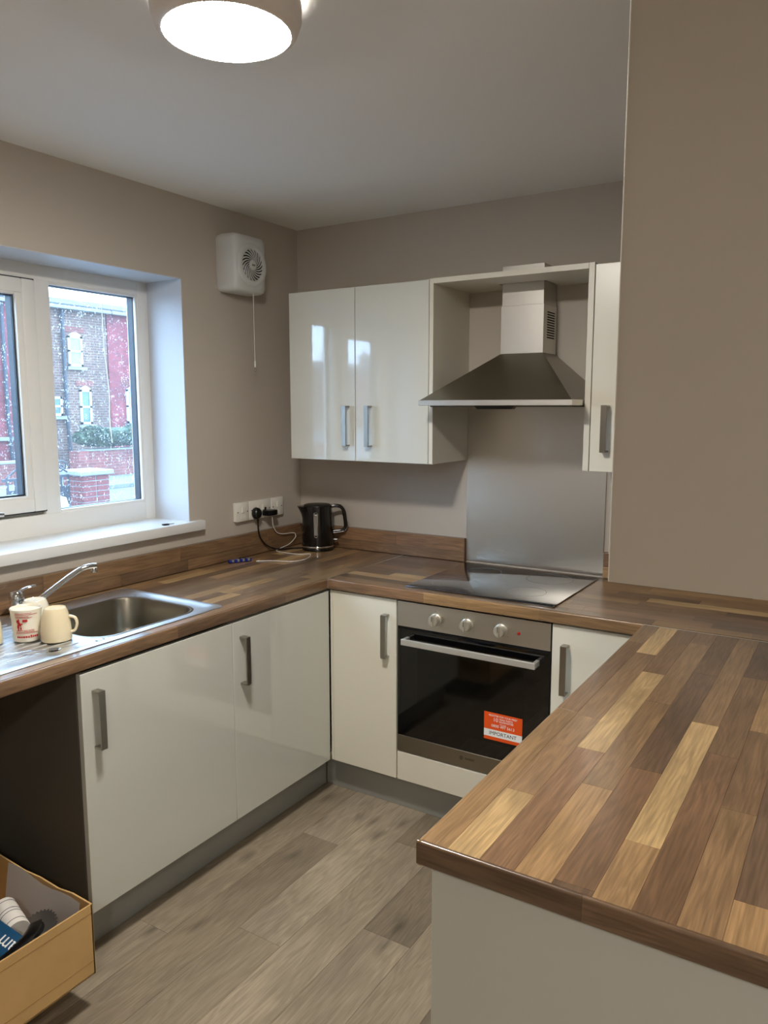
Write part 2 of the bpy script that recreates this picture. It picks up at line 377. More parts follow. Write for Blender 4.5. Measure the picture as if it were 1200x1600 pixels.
struct('trim_1', bx((FX-.003, -1.835, WZ0), (.032, -.682, 1.106), .004), m_white, smooth=35)['label'] = 'white window sill board under the kitchen window'

# ================================================================ worktops, upstands
ZT = .906; TH = .04; SL = .0016
TONES = [(178, 148, 104), (138, 109, 78), (121, 94, 68), (101, 79, 60), (118, 96, 72), (127, 97, 71), (149, 118, 82), (108, 86, 67)]
def tone(k, j=.06):
    c = lin(TONES[k]); f = 1+random.uniform(-j, j); return (c[0]*f, c[1]*f, c[2]*f, 1)
SW = .0556
def stave(parent, x0, x1, y0, y1, along, k, z=ZT):
    lx, ly = x1-x0, y1-y0
    if lx < .004 or ly < .004: return
    l, wd = (ly, lx) if along == 'y' else (lx, ly)
    o = obj('stave', bx((-l/2+.00015, -wd/2+.00015, -SL), (l/2-.00015, wd/2-.00015, 0), .0002, 1), M_STAVE, parent, local=True, color=tone(k))
    o.location = Vector(((x0+x1)/2, (y0+y1)/2, z))-origin(parent); o.rotation_euler = (0, 0, PI/2 if along == 'y' else 0)
def rnd_k(prev=[0]):
    while True:
        k = random.choices(range(8), (1.3, 2, 2, 1.5, 1.5, 1.8, 1.5, 1.4))[0]
        if k != prev[0]: prev[0] = k; return k
def cuts(a, b):
    L = [a]; y = a+random.uniform(.1, .5)
    while y < b-.06: L.append(y); y += random.choice((.28, .4, .54, .54))
    return L+[b]
def slab(parent, name, lo, hi, col, base_r=.007):
    o = obj(name, bx(lo, hi, base_r, 3), M_STAVE, parent, smooth=40); o.color = lin(col); return o
def edge_piece(parent, lo, hi, along, k):
    """front edge of a worktop in lengths: grain along its run, long edges rounded"""
    lo, hi = Vector(lo), Vector(hi); c = (lo+hi)/2; d = (hi-lo)/2
    if along == 'y': d = Vector((d.y, d.x, d.z))
    prof = [(-d.x, y, z) for y, z, _ in rrect(-d.y, d.y, -d.z, d.z, .0045, 0, 3)]
    o = obj('edge', prism(BM(), prof, (2*d.x, 0, 0)), M_STAVE, parent, local=True, color=tone(k)); o.location = c-origin(parent)
    o.rotation_euler = (0, 0, PI/2 if along == 'y' else 0); o.data.shade_smooth(); o.data.set_sharp_from_angle(angle=math.radians(40))

# left run: x 0..0.6, y -2.42..0 with the sink cut-out
wt = thing('worktop', 'left worktop with wood block pattern, holding the sink under the window', 'worktop', (.3, -1.2, .866), 0, 'wood block worktops')
bm = BM()
for lo, hi in (((0, -2.42, .866), (.594, -2.05, ZT-SL)), ((0, -2.05, .866), (.07, -1.15, ZT-SL)), ((.535, -2.05, .866), (.594, -1.15, ZT-SL)), ((0, -1.15, .866), (.594, 0, ZT-SL))): box(bm, lo, hi)
o = obj('core', bm, M_STAVE, wt); o.color = lin((104, 80, 56))
for a, b, k in ((-2.42, -2.02, 3), (-2.02, -1.38, 2), (-1.38, -.86, 3), (-.86, -.6, 2)): edge_piece(wt, (.589, a, .866), (.601, b-.0003, ZT+.0002), 'y', k)
obj('joint_strip', bx((.5995, -.6, .867), (.6035, -.024, ZT+.0012), .0008, 1), m_spacer, wt)
obj('joint_strip_end', bx((.5995, -.6045, .867), (.6035, -.6, ZT+.001), .0008, 1), m_spacer, wt)
for r in range(11):
    x0 = .024+r*.0516; x1 = x0+.0516
    if r == 10: x1 = .589
    segs = cuts(-1.12, -.024) if .05 < (x0+x1)/2 < .54 else cuts(-2.42, -.024)
    for a, b in zip(segs, segs[1:]): stave(wt, x0, x1, a, b, 'y', rnd_k())
    if .05 < (x0+x1)/2 < .54: stave(wt, x0, x1, -2.42, -2.08, 'y', rnd_k())
for a, b in zip(*(lambda L: (L, L[1:]))(cuts(-.6, -.024))): stave(wt, .589, .599, a, b, 'y', 2)
# back run: x 0.6..2.42, y -0.6..0
wb = thing('worktop', 'back worktop with wood block pattern, holding the hob and running behind the partition', 'worktop', (1.5, -.3, .866), 0, 'wood block worktops')
o = obj('core', bx((.6035, -.594, .866), (2.42, 0, ZT-SL)), M_STAVE, wb); o.color = lin((104, 80, 56))
for a, b, k in ((.6035, 1.03, 5), (1.03, 1.47, 6), (1.47, 1.8105, 1)): edge_piece(wb, (a, -.601, .866), (b-.0003, -.589, ZT+.0002), 'x', k)
for r in range(10):
    y0 = -.589+r*.0565; y1 = y0+.0565
    L = cuts(.6035, 2.42)
    for a, b in zip(L, L[1:]):
        k = rnd_k()
        stave(wb, a, b, y0, y1, 'x', k)
# peninsula: x 1.81..2.42, y -2.02..-0.6, block pattern read from the photo
wp = thing('worktop', 'peninsula worktop in the foreground with pale and brown wood block pattern', 'worktop', (2.1, -1.3, .866), 0, 'wood block worktops')
o = obj('core', bx((1.8165, -2.012, .866), (2.42, -.604, ZT-SL)), M_STAVE, wp); o.color = lin((104, 80, 56))
obj('joint_strip', bx((1.811, -.6045, .867), (2.42, -.6005, ZT+.0012), .0008, 1), m_spacer, wp)
pat = [[(-.604, -.80, 1), (-.80, -1.386, 2), (-1.386, -2.016, 6)],
       [(-.604, -.89, 0), (-.89, -1.40, 1), (-1.40, -1.788, 1), (-1.788, -2.016, 0)],
       [(-.604, -1.04, 2), (-1.04, -1.559, 0), (-1.559, -2.016, 5)],
       [(-.604, -.72, 5), (-.72, -1.237, 1), (-1.237, -1.70, 1), (-1.70, -2.016, 6)],
       [(-.604, -.98, 2), (-.98, -1.59, 3), (-1.59, -2.0, 5), (-2.0, -2.016, 3)],
       [(-.604, -1.308, 1), (-1.308, -1.844, 0), (-1.844, -2.016, 6)],
       [(-.604, -.948, 3), (-.948, -1.45, 2), (-1.45, -2.016, 5)],
       [(-.604, -.75, 2), (-.75, -1.294, 6), (-1.294, -1.66, 2), (-1.66, -2.016, 1)],
       [(-.604, -1.1, 3), (-1.1, -1.915, 7), (-1.915, -2.016, 6)],
       [(-.604, -.9, 5), (-.9, -1.6, 2), (-1.6, -2.016, 1)],
       [(-.604, -1.3, 4), (-1.3, -2.016, 2)]]
xe = [1.8155, 1.8595, 1.9135, 1.9690, 2.0250, 2.0830, 2.1370, 2.1940, 2.2500, 2.3060, 2.3620, 2.42]
for r, row in enumerate(pat):
    for a, b, k in row: stave(wp, xe[r], xe[r+1], max(b, -2.013), a, 'y', k)
for a, b, k in ((-2.0195, -1.386, 6), (-1.386, -.80, 2), (-.80, -.6045, 1)): edge_piece(wp, (1.8095, a, .866), (1.8195, b-.0003, ZT+.0002), 'y', k)
for a, b, k in ((1.8095, 2.072, 3), (2.072, 2.42, 3)): edge_piece(wp, (a, -2.0205, .866), (b-.0003, -2.0105, ZT+.0002), 'x', k)
# upstands in block-patterned lengths
def upstand(label, axis, lo, hi, ks, y):
    root = thing('upstand', label, 'upstand', ((lo+hi)/2 if axis == 'x' else .012, y if axis == 'x' else (lo+hi)/2, ZT+.0015), 0, 'wooden upstands')
    n = len(ks)
    z0, z1 = ZT+.0015, 1.009
    core = bx((lo, -.018, z0), (hi, -.0005, z1)) if axis == 'x' else bx((.0005, lo, z0), (.018, hi, z1))
    obj('core', core, M_STAVE, root).color = lin((96, 74, 52))
    for row, (za, zb) in enumerate(((z0, (z0+z1)/2-.006), ((z0+z1)/2-.006, z1))):
        t = lo; i = row*2
        while t < hi-.01:
            e = min(hi, t+(.34, .52, .44)[i % 3]+(.1 if row else 0)); 
            if hi-e < .08: e = hi
            l = e-t; b = bx((-l/2+.0002, -.0026, -(zb-za)/2+.0002), (l/2-.0002, .0026, (zb-za)/2-.0002), .0015, 2)
            o = obj('stave', b, M_STAVE, root, local=True, color=tone(ks[i % n]))
            c = Vector(((t+e)/2, -.0204, (za+zb)/2)) if axis == 'x' else Vector((.0204, (t+e)/2, (za+zb)/2))
            o.location = c-origin(root); o.rotation_euler = (0, 0, 0 if axis == 'x' else PI/2); t = e; i += 1
upstand('long wooden upstand running along the window wall behind the sink', 'y', -2.42, -.0235, [2, 5, 2, 3, 2], 0)
upstand('short wooden upstand behind the kettle, left of the steel splashback', 'x', .024, .909, [5, 2, 5], -.012)
upstand('wooden upstand sliver between the splashback and the partition', 'x', 1.512, 2.42, [6, 1, 5], -.012)

# ================================================================ base units
def handle(door, normal, u, z0, z1, face):
    """flat D-bar; normal 'x' (+x) or 'y' (-y) or '-x'; u = centre along the face; face = door front coordinate"""
    bm = BM(); W, T, S = .0105, .005, .032
    parts = (((-W, S-T, z0), (W, S, z1)), ((-W, 0, z0), (W, S-.001, z0+.006)), ((-W, 0, z1-.006), (W, S-.001, z1)))
    for lo, hi in parts:
        if normal == 'x': box(bm, (face+lo[1], u+lo[0], lo[2]), (face+hi[1], u+hi[0], hi[2]), .0008, 1)
        elif normal == '-x': box(bm, (face-hi[1], u+lo[0], lo[2]), (face-lo[1], u+hi[0], hi[2]), .0008, 1)
        else: box(bm, (u+lo[0], face-hi[1], lo[2]), (u+hi[0], face-lo[1], hi[2]), .0008, 1)
    obj('handle', bm, m_handle, door)
def carcass(bm, lo, hi, t=.018, open_side='x'):
    """cabinet box of panels, open towards the door"""
    x0, y0, z0 = lo; x1, y1, z1 = hi
    box(bm, (x0, y0, z0), (x1, y1, z0+t)); box(bm, (x0, y0, z1-t), (x1, y1, z1))
    if open_side in 'x': box(bm, (x0, y0, z0+t), (x1, y0+t, z1-t)); box(bm, (x0, y1-t, z0+t), (x1, y1, z1-t)); box(bm, (x0, y0+t, z0+t), (x0+.008, y1-t, z1-t))
    elif open_side == '-x': box(bm, (x0, y0, z0+t), (x1, y0+t, z1-t)); box(bm, (x0, y1-t, z0+t), (x1, y1, z1-t)); box(bm, (x1-.008, y0+t, z0+t), (x1, y1-t, z1-t))
    else: box(bm, (x0, y0, z0+t), (x0+t, y1, z1-t)); box(bm, (x1-t, y0, z0+t), (x1, y1, z1-t)); box(bm, (x0+t, y1-.008, z0+t), (x1-t, y1, z1-t))
    return bm
ZD0, ZD1 = .153, .8555
t = thing('sink_base_unit', 'gloss white base unit under the sink, beside the open appliance space', 'cabinet', (.3, -1.434, .15))
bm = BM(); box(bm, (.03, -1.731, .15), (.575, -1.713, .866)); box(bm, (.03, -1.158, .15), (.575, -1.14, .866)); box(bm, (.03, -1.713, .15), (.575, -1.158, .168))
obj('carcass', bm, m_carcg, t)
d = obj('door', bx((.578, -1.730, ZD0), (.5967, -1.139, ZD1), .0015), m_door, t); handle(d, 'x', -1.686, .634, .802, .5967)
t = thing('corner_base_unit', 'gloss white base unit of the left run nearest the inside corner', 'cabinet', (.3, -.86, .15))
obj('carcass', carcass(BM(), (.03, -1.137, .15), (.575, -.03, .86), open_side='x'), m_carc, t)
d = obj('door', bx((.578, -1.136, ZD0), (.5967, -.5905, ZD1), .0015), m_door, t); handle(d, 'x', -1.094, .634, .802, .5967)
YB = -.5855
t = thing('narrow_base_unit', 'cream white base unit between the inside corner and the oven', 'cabinet', (.755, -.3, .15))
obj('carcass', carcass(BM(), (.61, YB+.021, .15), (.905, -.02, .86), open_side='y'), m_carc, t)
d = obj('door', bx((.6125, YB, ZD0), (.906, YB+.018, ZD1+.004), .0015), m_doorb, t); handle(d, 'y', .864, .632, .800, YB)
obj('corner_post', bx((.5985, YB+.002, ZD0), (.6105, YB+.02, ZD1+.004), .0008, 1), m_doorb, t)
t = thing('oven_housing_unit', 'white oven housing with a plain filler panel below the oven', 'cabinet', (1.21, -.3, .15))
bm = BM(); box(bm, (.907, YB+.021, .15), (.9095, -.02, .86)); box(bm, (1.5095, YB+.021, .15), (1.512, -.02, .86)); box(bm, (.9095, YB+.021, .15), (1.5095, -.02, .168))
obj('carcass', bm, m_carc, t)
obj('filler_panel', bx((.911, YB, ZD0), (1.5085, YB+.018, .2655), .0015), m_doorb, t)
t = thing('base_unit', 'white base unit right of the oven, partly hidden by the peninsula', 'cabinet', (1.66, -.3, .15))
obj('carcass', carcass(BM(), (1.514, YB+.021, .15), (1.81, -.02, .86), open_side='y'), m_carc, t)
d = obj('door', bx((1.5135, YB, ZD0), (1.809, YB+.018, ZD1+.004), .0015), m_doorb, t); handle(d, 'y', 1.562, .628, .797, YB)
t = thing('peninsula_unit', 'grey-white peninsula cabinet under the foreground worktop', 'cabinet', (2.1, -1.3, 0))
obj('carcass', carcass(BM(), (1.856, -1.97, .15), (2.40, -.62, .864), open_side='-x'), m_carc, t)
for i in range(3):
    a = -1.97+i*.45; d = obj('door', bx((1.834, a+.002, ZD0), (1.852, a+.448, ZD1), .0015), m_door, t); handle(d, '-x', a+.40, .634, .802, 1.834)
obj('end_panel', bx((1.821, -1.99, .001), (2.41, -1.9715, .8655), .001, 1), m_panel, t)
obj('back_panel', bx((2.4015, -1.97, .001), (2.4155, -.62, .8655), .001, 1), m_panel, t)
obj('kickboard', bx((1.89, -1.97, .002), (1.905, -.56, .149)), m_plinth, t)
tag(obj('plinth', bx((.505, -1.731, .001), (.52, -.514, .149), .001, 1), m_plinth), 'grey plinth below the left run of cabinets', 'plinth', 'grey plinths')
tag(obj('plinth', bx((.5215, -.512, .001), (1.888, -.497, .149), .001, 1), m_plinth), 'grey plinth below the oven run', 'plinth', 'grey plinths')
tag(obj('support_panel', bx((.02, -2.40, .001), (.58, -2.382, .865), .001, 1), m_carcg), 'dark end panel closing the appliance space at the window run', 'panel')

# ---------------------------------------------------------------- oven
ov = thing('built_in_oven', 'built-in oven with black glass door and three knobs', 'oven', (1.21, -.3, .27))
OX0, OX1 = .9115, 1.5075
obj('body', bx((.925, YB+.022, .275), (1.494, -.05, .852)), m_dark, ov)
obj('side_trim', bx((OX0-.0012, YB+.004, .2705), (OX0+.003, YB+.024, .858)), m_blackp, ov); obj('side_trim', bx((OX1-.003, YB+.004, .2705), (OX1+.0012, YB+.024, .858)), m_blackp, ov)
cp = obj('control_panel', bx((OX0, YB, .7625), (OX1, YB+.02, .858), .0015), m_steel, ov); cp['label'] = 'brushed steel control panel'
obj('vent_gap', bx((OX0+.002, YB+.005, .752), (OX1-.002, YB+.02, .764)), m_dark, ov)
for kx in (1.074, 1.2, 1.33):
    bm = BM(); lathe(bm, [(.023, 0), (.023, .004), (.0205, .006), (.0195, .024), (.018, .0265), (0, .0265)], (0, 0, 0), 28, '-y')
    for v in bm.verts: v.co += Vector((kx, YB, .808))
    k = obj('knob', bm, m_knob, cp, smooth=35)
    obj('knob_grip', bx((kx-.0035, YB-.0335, .808-.0185), (kx+.0035, YB-.02, .808+.0185), .0015, 2), m_knob, cp)
    o = obj('pointer', bx((kx-.0012, YB-.0342, .808-.0005), (kx+.0012, YB-.033, .808+.0185)), m_ink, cp)
    for a in range(-4, 5):
        an = math.radians(90+a*32); dx, dz = .031*math.cos(an), .031*math.sin(an)
        if a % 2 == 0: obj('dial_mark', bx((kx+dx-.0009, YB-.0006, .808+dz-.0009), (kx+dx+.0009, YB+.001, .808+dz+.0009)), m_ink, cp)
bm = BM(); lathe(bm, [(.0062, 0), (.0062, .002), (.0045, .003), (0, .0032)], (0, 0, 0), 18, '-y')
for v in bm.verts: v.co += Vector((1.395, YB, .807))
obj('indicator_light', bm, m_red, cp, smooth=40)
dg = obj('door_glass', bx((OX0, YB, .335), (OX1, YB+.02, .7535), .0012, 1), m_blackg, ov); dg['label'] = 'black glass oven door'
obj('inner_window', bx((.998, YB-.0003, .392), (1.418, YB+.002, .70), .0002, 1), m_ovenw, dg)
bm = BM(); box(bm, (.952, YB-.047, .705), (1.472, YB-.036, .7275), .002); 
hb = obj('handle', bm, m_alu, ov); hb['label'] = 'pale metal bar handle'
for hx in (.952, 1.459): obj('handle_foot', bx((hx, YB-.037, .7065), (hx+.013, YB+.001, .726), .002), m_alu, hb)
lp = obj('lower_trim', bx((OX0, YB, .2705), (OX1, YB+.02, .334), .0012, 1), m_steelv, ov)
text('lettering', 'INDESIT', .0105, m_ink, lp, Matrix.Translation((1.218, YB-.0004, .3065)) @ FACE_Y)
bm = BM(); lathe(bm, [(.0068, 0), (.0068, .0006), (.0054, .0006), (.0054, 0)], (0, 0, 0), 24, '-y', caps=False)
box(bm, (-.001, -.0006, -.0042), (.001, 0, .0018)); box(bm, (-.001, -.0006, .0024), (.001, 0, .0044))
for v in bm.verts: v.co += Vector((1.183, YB, .3065))
obj('emblem', bm, m_ink, lp)
st = obj('sticker', bx((1.272, YB-.0011, .404), (1.416, YB-.0005, .505)), m_orange, ov); st['label'] = 'orange warranty sticker'
T = lambda s, z, size, m, x=1.344, al='CENTER': text('lettering', s, size, m, st, Matrix.Translation((x, YB-.0015, z)) @ FACE_Y, al)
T('REGISTER FOR YOUR FREE*', .4945, .0088, m_paper); T('10', .480, .020, m_paper, 1.306, 'LEFT'); T('YEAR PARTS', .4845, .0094, m_paper, 1.329, 'LEFT'); T('GUARANTEE', .4760, .0094, m_paper, 1.329, 'LEFT')
T('FREE PHONE', .4665, .0042, m_paper); T('0800 497 5613', .4575, .0145, m_paper)
obj('white_band', bx((1.272, YB-.0014, .4165), (1.416, YB-.001, .4425)), m_paper, st); T('IMPORTANT', .4295, .0185, m_ink)
# ---------------------------------------------------------------- hob
hobt = thing('induction_hob', 'black glass electric hob set in the back worktop', 'hob', (1.215, -.3, ZT))
obj('glass', bx((.926, -.556, ZT+.0005), (1.506, -.046, ZT+.0058), .0022, 2), m_hob, hobt, smooth=40)
for cx, cy, r in ((1.075, -.43, .09), (1.075, -.175, .07), (1.35, -.41, .072), (1.35, -.17, .09)):
    bm = BM(); lathe(bm, [(r, 0), (r, .0002), (r-.0016, .0002), (r-.0016, 0)], (cx, cy, ZT+.0057), 48, caps=False); obj('cooking_zone', bm, m_ring, hobt)
obj('touch_panel', bx((1.19, -.545, ZT+.0057), (1.25, -.543, ZT+.0059)), m_ring, hobt)
# ---------------------------------------------------------------- splashback (slightly bowed sheet)
bm = BM(); N = 12; rings = []
for i in range(N+1):
    z = .915+.665*i/N; bow = .0035*math.sin(PI*i/N*2.2)
    rings.append([(.9105, -.0015, z), (1.5075, -.0015, z), (1.5075, -.0045-bow*.3-.002, z), (.9105, -.0045-bow-.002, z)])
loft(bm, rings); tag(obj('splashback', bm, m_steel, smooth=30), 'brushed steel splashback sheet behind the hob', 'splashback')

# ---------------------------------------------------------------- wall units
ZC0, ZC1, YC = 1.3505, 2.0585, -.318
t = thing('wall_cabinet', 'gloss white double-door wall cabinet above the kettle', 'cabinet', (.54, -.15, ZC0))
obj('carcass', carcass(BM(), (.2, -.297, ZC0), (.889, -.0005, ZC1), open_side='y'), m_carc, t)
d = obj('door', bx((.2007, YC, ZC0-.001), (.5425, YC+.018, ZC1), .0015), m_door, t); handle(d, 'y', .505, 1.412, 1.579, YC)
d = obj('door', bx((.5455, YC, ZC0-.001), (.8885, YC+.018, ZC1), .0015), m_door, t); handle(d, 'y', .616, 1.412, 1.579, YC)
t = thing('hood_surround', 'open white frame unit with side panels and top around the cooker hood', 'shelf unit', (1.21, -.15, ZC0))
obj('side_panel', bx((.891, YC, ZC0-.001), (.9085, -.0005, ZC1+.003), .001, 1), m_carc, t)
obj('side_panel', bx((1.5105, YC, ZC0-.001), (1.5315, -.0005, ZC1+.004), .001, 1), m_carc, t)
bm = BM()                                                         # top panel notched for the chimney
box(bm, (.909, YC, ZC1-.016), (1.51, -.16, ZC1+.003)); box(bm, (.909, -.16, ZC1-.016), (1.110, -.0005, ZC1+.003)); box(bm, (1.298, -.16, ZC1-.016), (1.51, -.0005, ZC1+.003))
obj('top_panel', bm, m_carc, t)
t = thing('narrow_wall_cabinet', 'narrow white wall cabinet right of the hood, half behind the partition', 'cabinet', (1.61, -.15, ZC0))
obj('carcass', carcass(BM(), (1.534, -.297, ZC0), (1.684, -.0005, ZC1-.004), open_side='y'), m_carc, t)
d = obj('door', bx((1.5345, YC, ZC0-.001), (1.6835, YC+.018, ZC1-.004), .0015), m_doorb, t); handle(d, 'y', 1.588, 1.418, 1.58, YC)
# ---------------------------------------------------------------- cooker hood
t = thing('cooker_hood', 'stainless steel chimney cooker hood above the hob', 'cooker hood', (1.206, -.2, 1.579))
HX0, HX1, HY = .911, 1.507, -.437
CX0, CX1, CY, ZP = 1.117, 1.291, -.152, 1.778
bm = BM(); loft(bm, [[(HX0+.004, HY+.004, 1.599), (HX1-.004, HY+.004, 1.599), (HX1-.004, -.012, 1.599), (HX0+.004, -.012, 1.599)], [(CX0, CY, ZP), (CX1, CY, ZP), (CX1, -.012, ZP), (CX0, -.012, ZP)]])
obj('canopy', bm, m_steelv, t)
lip = obj('lip', bx((HX0, HY, 1.579), (HX1, -.010, 1.5995), .001, 1), m_steel, t)
obj('grease_filter', bx((HX0+.03, HY+.04, 1.574), (HX1-.03, -.05, 1.5795)), m_carcg, t)
bm = BM(); prism(bm, [(1.125, HY+.035, 1.579), (1.285, HY+.035, 1.579), (1.272, HY+.035, 1.566), (1.138, HY+.035, 1.566)], (0, .03, 0)); obj('control_pod', bm, m_blackp, t)
obj('chimney', bx((CX0, CY, ZP), (CX1, -.012, 1.96), .0008, 1), m_steel, t)
up = obj('upper_chimney', bx((CX0+.0025, CY+.0025, 1.95), (CX1-.0025, -.012, 2.109), .0008, 1), m_steel, t)
for i in range(11):
    z = 1.835+i*.0095; obj('vent_slot', bx((CX1-.001, -.115, z), (CX1+.0006, -.035, z+.0048)), m_dark, t)

# ================================================================ ceiling lamps
def ceiling_light(loc, label, glow):
    t = thing('ceiling_light', label, 'ceiling light', loc, 0, 'round ceiling lights')
    bm = BM(); lathe(bm, [(.131, .070), (.148, .072), (.1505, .055), (.1495, .030), (.142, .010), (.1305, .001), (.1275, .001), (.1275, .012), (.11, .02), (.11, .060)], (0, 0, 0), 56, caps=False)
    obj('body', bm, m_lamp, t, smooth=40, local=True)
    bm = BM(); lathe(bm, [(.1272, .010), (.127, .002), (.115, -.0045), (.08, -.009), (.04, -.011), (0, -.0115)], (0, 0, 0), 56, caps=False); obj('diffuser', bm, glow, t, smooth=50, local=True)
    obj('halo', lathe(BM(), [(.1125, .0715), (.1125, .0825)], (0, 0, 0), 48, caps=False), m_halo, t, local=True)
    obj('back_plate', lathe(BM(), [(.112, .066), (.112, .0835)], (0, 0, 0), 48), m_white, t, local=True)
    return t
ceiling_light((1.21, -1.75, H-.0835), 'round lit ceiling light with a grey ring above the worktops', m_glow)
ceiling_light((2.75, -3.9, H-.0835), 'round lit ceiling light of the room behind the viewer', m_glow_dim)

# ================================================================ extractor fan on the left wall
t = thing('extractor_fan', 'white wall extractor fan with round grille beside the window', 'extractor fan', (0, -.45, 2.055))
FY0, FY1, FZ0, FZ1 = -.548, -.352, 2.052, 2.288
def yz_ring(ins, x, rr, bow=0):
    pts = rrect(FY0+ins, FY1-ins, FZ0+ins, FZ1-ins, rr, x, 5)
    return [(x, a, b) for a, b, _ in pts]
bm = BM(); loft(bm, [yz_ring(.004, .0005, .02), yz_ring(0, .02, .022), yz_ring(.001, .085, .022), yz_ring(.004, .099, .022), yz_ring(.009, .106, .022), yz_ring(.03, .112, .02)])
obj('housing', bm, m_fan, t, smooth=45)
GC = Vector((.112, -.448, 2.165))
bm = BM(); lathe(bm, [(.088, -.003), (.086, .004), (.078, .0075), (.066, .0075), (.0635, .005), (.0625, -.002)], tuple(GC), 48, 'x', caps=False); obj('bezel', bm, m_fan, t, smooth=50)
obj('grille_backing', lathe(BM(), [(.0635, .0003), (.0635, .0012)], tuple(GC), 40, 'x'), m_dark, t)
vane = None
for i in range(20):
    a0 = 2*PI*i/20; pts = []
    for k in range(7):
        r = .018+.0455*k/6; a = a0+.95*(k/6)**.9; pts.append((GC.x+.004, GC.y+r*math.cos(a), GC.z+r*math.sin(a)))
    obj('vane', tube(BM(), pts, (.0012, .0031), 5, n=2, flat=(1, 1.3)), m_fan, t, smooth=60)
obj('hub', lathe(BM(), [(.02, .001), (.02, .006), (.017, .008), (0, .009)], tuple(GC), 28, 'x'), m_fan, t, smooth=40)
obj('hub_badge', bx((GC.x+.0083, GC.y-.010, GC.z-.004), (GC.x+.0094, GC.y+.010, GC.z+.003), .0004, 1), mat('grey_badge', (120, 122, 122), .5), t)
pc = obj('pull_cord', tube(BM(), [(.095, -.425, 2.055), (.094, -.424, 1.9), (.094, -.4225, 1.765)], .0013, 6), m_whitep, t)
obj('cord_pull', lathe(BM(), [(.001, .027), (.0032, .025), (.0034, .008), (.0024, 0), (0, -.001)], (.094, -.4225, 1.745), 12), m_whitep, pc, smooth=40)
obj('cord_ring', tube(BM(), [(.094, -.4225+.006*math.sin(a*PI/5), 1.738-.006+.006*math.cos(a*PI/5)) for a in range(11)], .001, 5, smooth=False), m_tubem, pc)

# ================================================================ sockets, plugs, kettle
def plate(name, label, y0, y1):
    t = thing(name, label, 'socket', (0, (y0+y1)/2, 1.068))
    obj('back_box', bx((.0005, y0+.0015, 1.0695), (.012, y1-.0015, 1.1525), .002), m_whitep, t)
    obj('face_plate', bx((.012, y0, 1.068), (.019, y1, 1.154), .003, 2), m_whitep, t, smooth=40)
    for yy in (y0+.0125, y1-.0125): obj('screw', lathe(BM(), [(.003, 0), (.003, .0008), (0, .001)], (.019, yy, 1.111), 10, 'x'), m_carcg, t)
    return t
def rocker(t, y): obj('rocker', bx((.018, y-.0065, 1.107), (.0235, y+.0065, 1.132), .002, 2), m_whitep, t)
def pins(t, y):
    for dy, z, w_, h_ in ((0, 1.101, .003, .0055), (-.011, 1.083, .005, .0025), (.011, 1.083, .005, .0025)): obj('pin_hole', bx((.0185, y+dy-w_/1, z-h_), (.0193, y+dy+w_/1, z+h_)), m_dark, t)
t = plate('fused_switch', 'white single switch plate at the left end of the socket row', -.4855, -.3985); rocker(t, -.442)
obj('fuse_carrier', bx((.018, -.456, 1.078), (.0205, -.428, 1.094), .001, 1), m_whitep, t)
t = plate('double_socket', 'white double socket between two single plates, holding both plugs', -.396, -.249); pins(t, -.359); pins(t, -.287); rocker(t, -.335); rocker(t, -.305)
t = plate('single_socket', 'white single plate at the right end of the socket row near the kettle', -.2465, -.1605); rocker(t, -.203)
obj('fuse_carrier', bx((.018, -.217, 1.078), (.0205, -.189, 1.094), .001, 1), m_whitep, t)
# kettle plug with its black flex
t = thing('kettle_plug', 'black three-pin plug with black flex running to the kettle', 'plug', (.02, -.362, 1.08))
bm = BM(); rings = []
for x, s in ((.0195, .90), (.024, 1), (.036, .96), (.046, .72), (.049, .5)):
    rings.append([(x, -.362+.0255*s*math.cos(a*PI/9), 1.098+(.030 if math.sin(a*PI/9) < 0 else .026)*s*math.sin(a*PI/9)) for a in range(18)])
obj('plug_body', loft(bm, rings), m_blackp, t, smooth=50)
obj('strain_relief', tube(BM(), [(.034, -.361, 1.078), (.034, -.36, 1.055)], (.006, .0042), 10), m_blackp, t, smooth=50)
obj('flex', tube(BM(), [(.034, -.36, 1.058), (.034, -.358, 1.02), (.033, -.346, .985), (.033, -.312, .948), (.040, -.268, .922), (.055, -.225, .9125), (.075, -.185, .9105), (.095, -.160, .9105), (.112, -.140, .9105)], .0034, 8), m_blackp, t, smooth=60)
# usb charger and white cable
t = thing('usb_charger', 'black plug-in charger with white cable hanging from the socket', 'charger', (.02, -.283, 1.08))
obj('body', bx((.0195, -.314, 1.079), (.062, -.252, 1.104), .004), m_blackp, t, smooth=40)
obj('earth_tab', bx((.0195, -.301, 1.1035), (.030, -.294, 1.118), .001, 1), m_blackp, t)
obj('usb_plug', bx((.041, -.2795, 1.068), (.049, -.2675, 1.0795), .001, 1), m_whitep, t)
obj('cable', tube(BM(), [(.045, -.2735, 1.07), (.044, -.270, 1.052), (.036, -.255, 1.022), (.032, -.225, .990), (.031, -.185, .977), (.034, -.128, .974), (.036, -.100, .970), (.036, -.093, .960), (.038, -.098, .947), (.045, -.150, .926), (.047, -.215, .916), (.047, -.245, .911), (.060, -.262, .9088), (.105, -.270, .9088), (.155, -.276, .9088), (.202, -.264, .9088), (.226, -.238, .9088), (.243, -.244, .9088), (.275, -.295, .9088), (.290, -.345, .9088), (.285, -.398, .9088), (.245, -.430, .9088), (.187, -.450, .9088), (.150, -.478, .9088), (.135, -.492, .9088)], .002, 8), m_whitep, t, smooth=60)
obj('cable_end', bx((-.012, -.0035, -.0025), (.012, .0035, .0025), .001, 1), m_whitep, t, local=True)
e = t.children[-1]; e.location = Vector((.126, -.500, .9098))-origin(t); e.rotation_euler = (0, 0, math.radians(50))
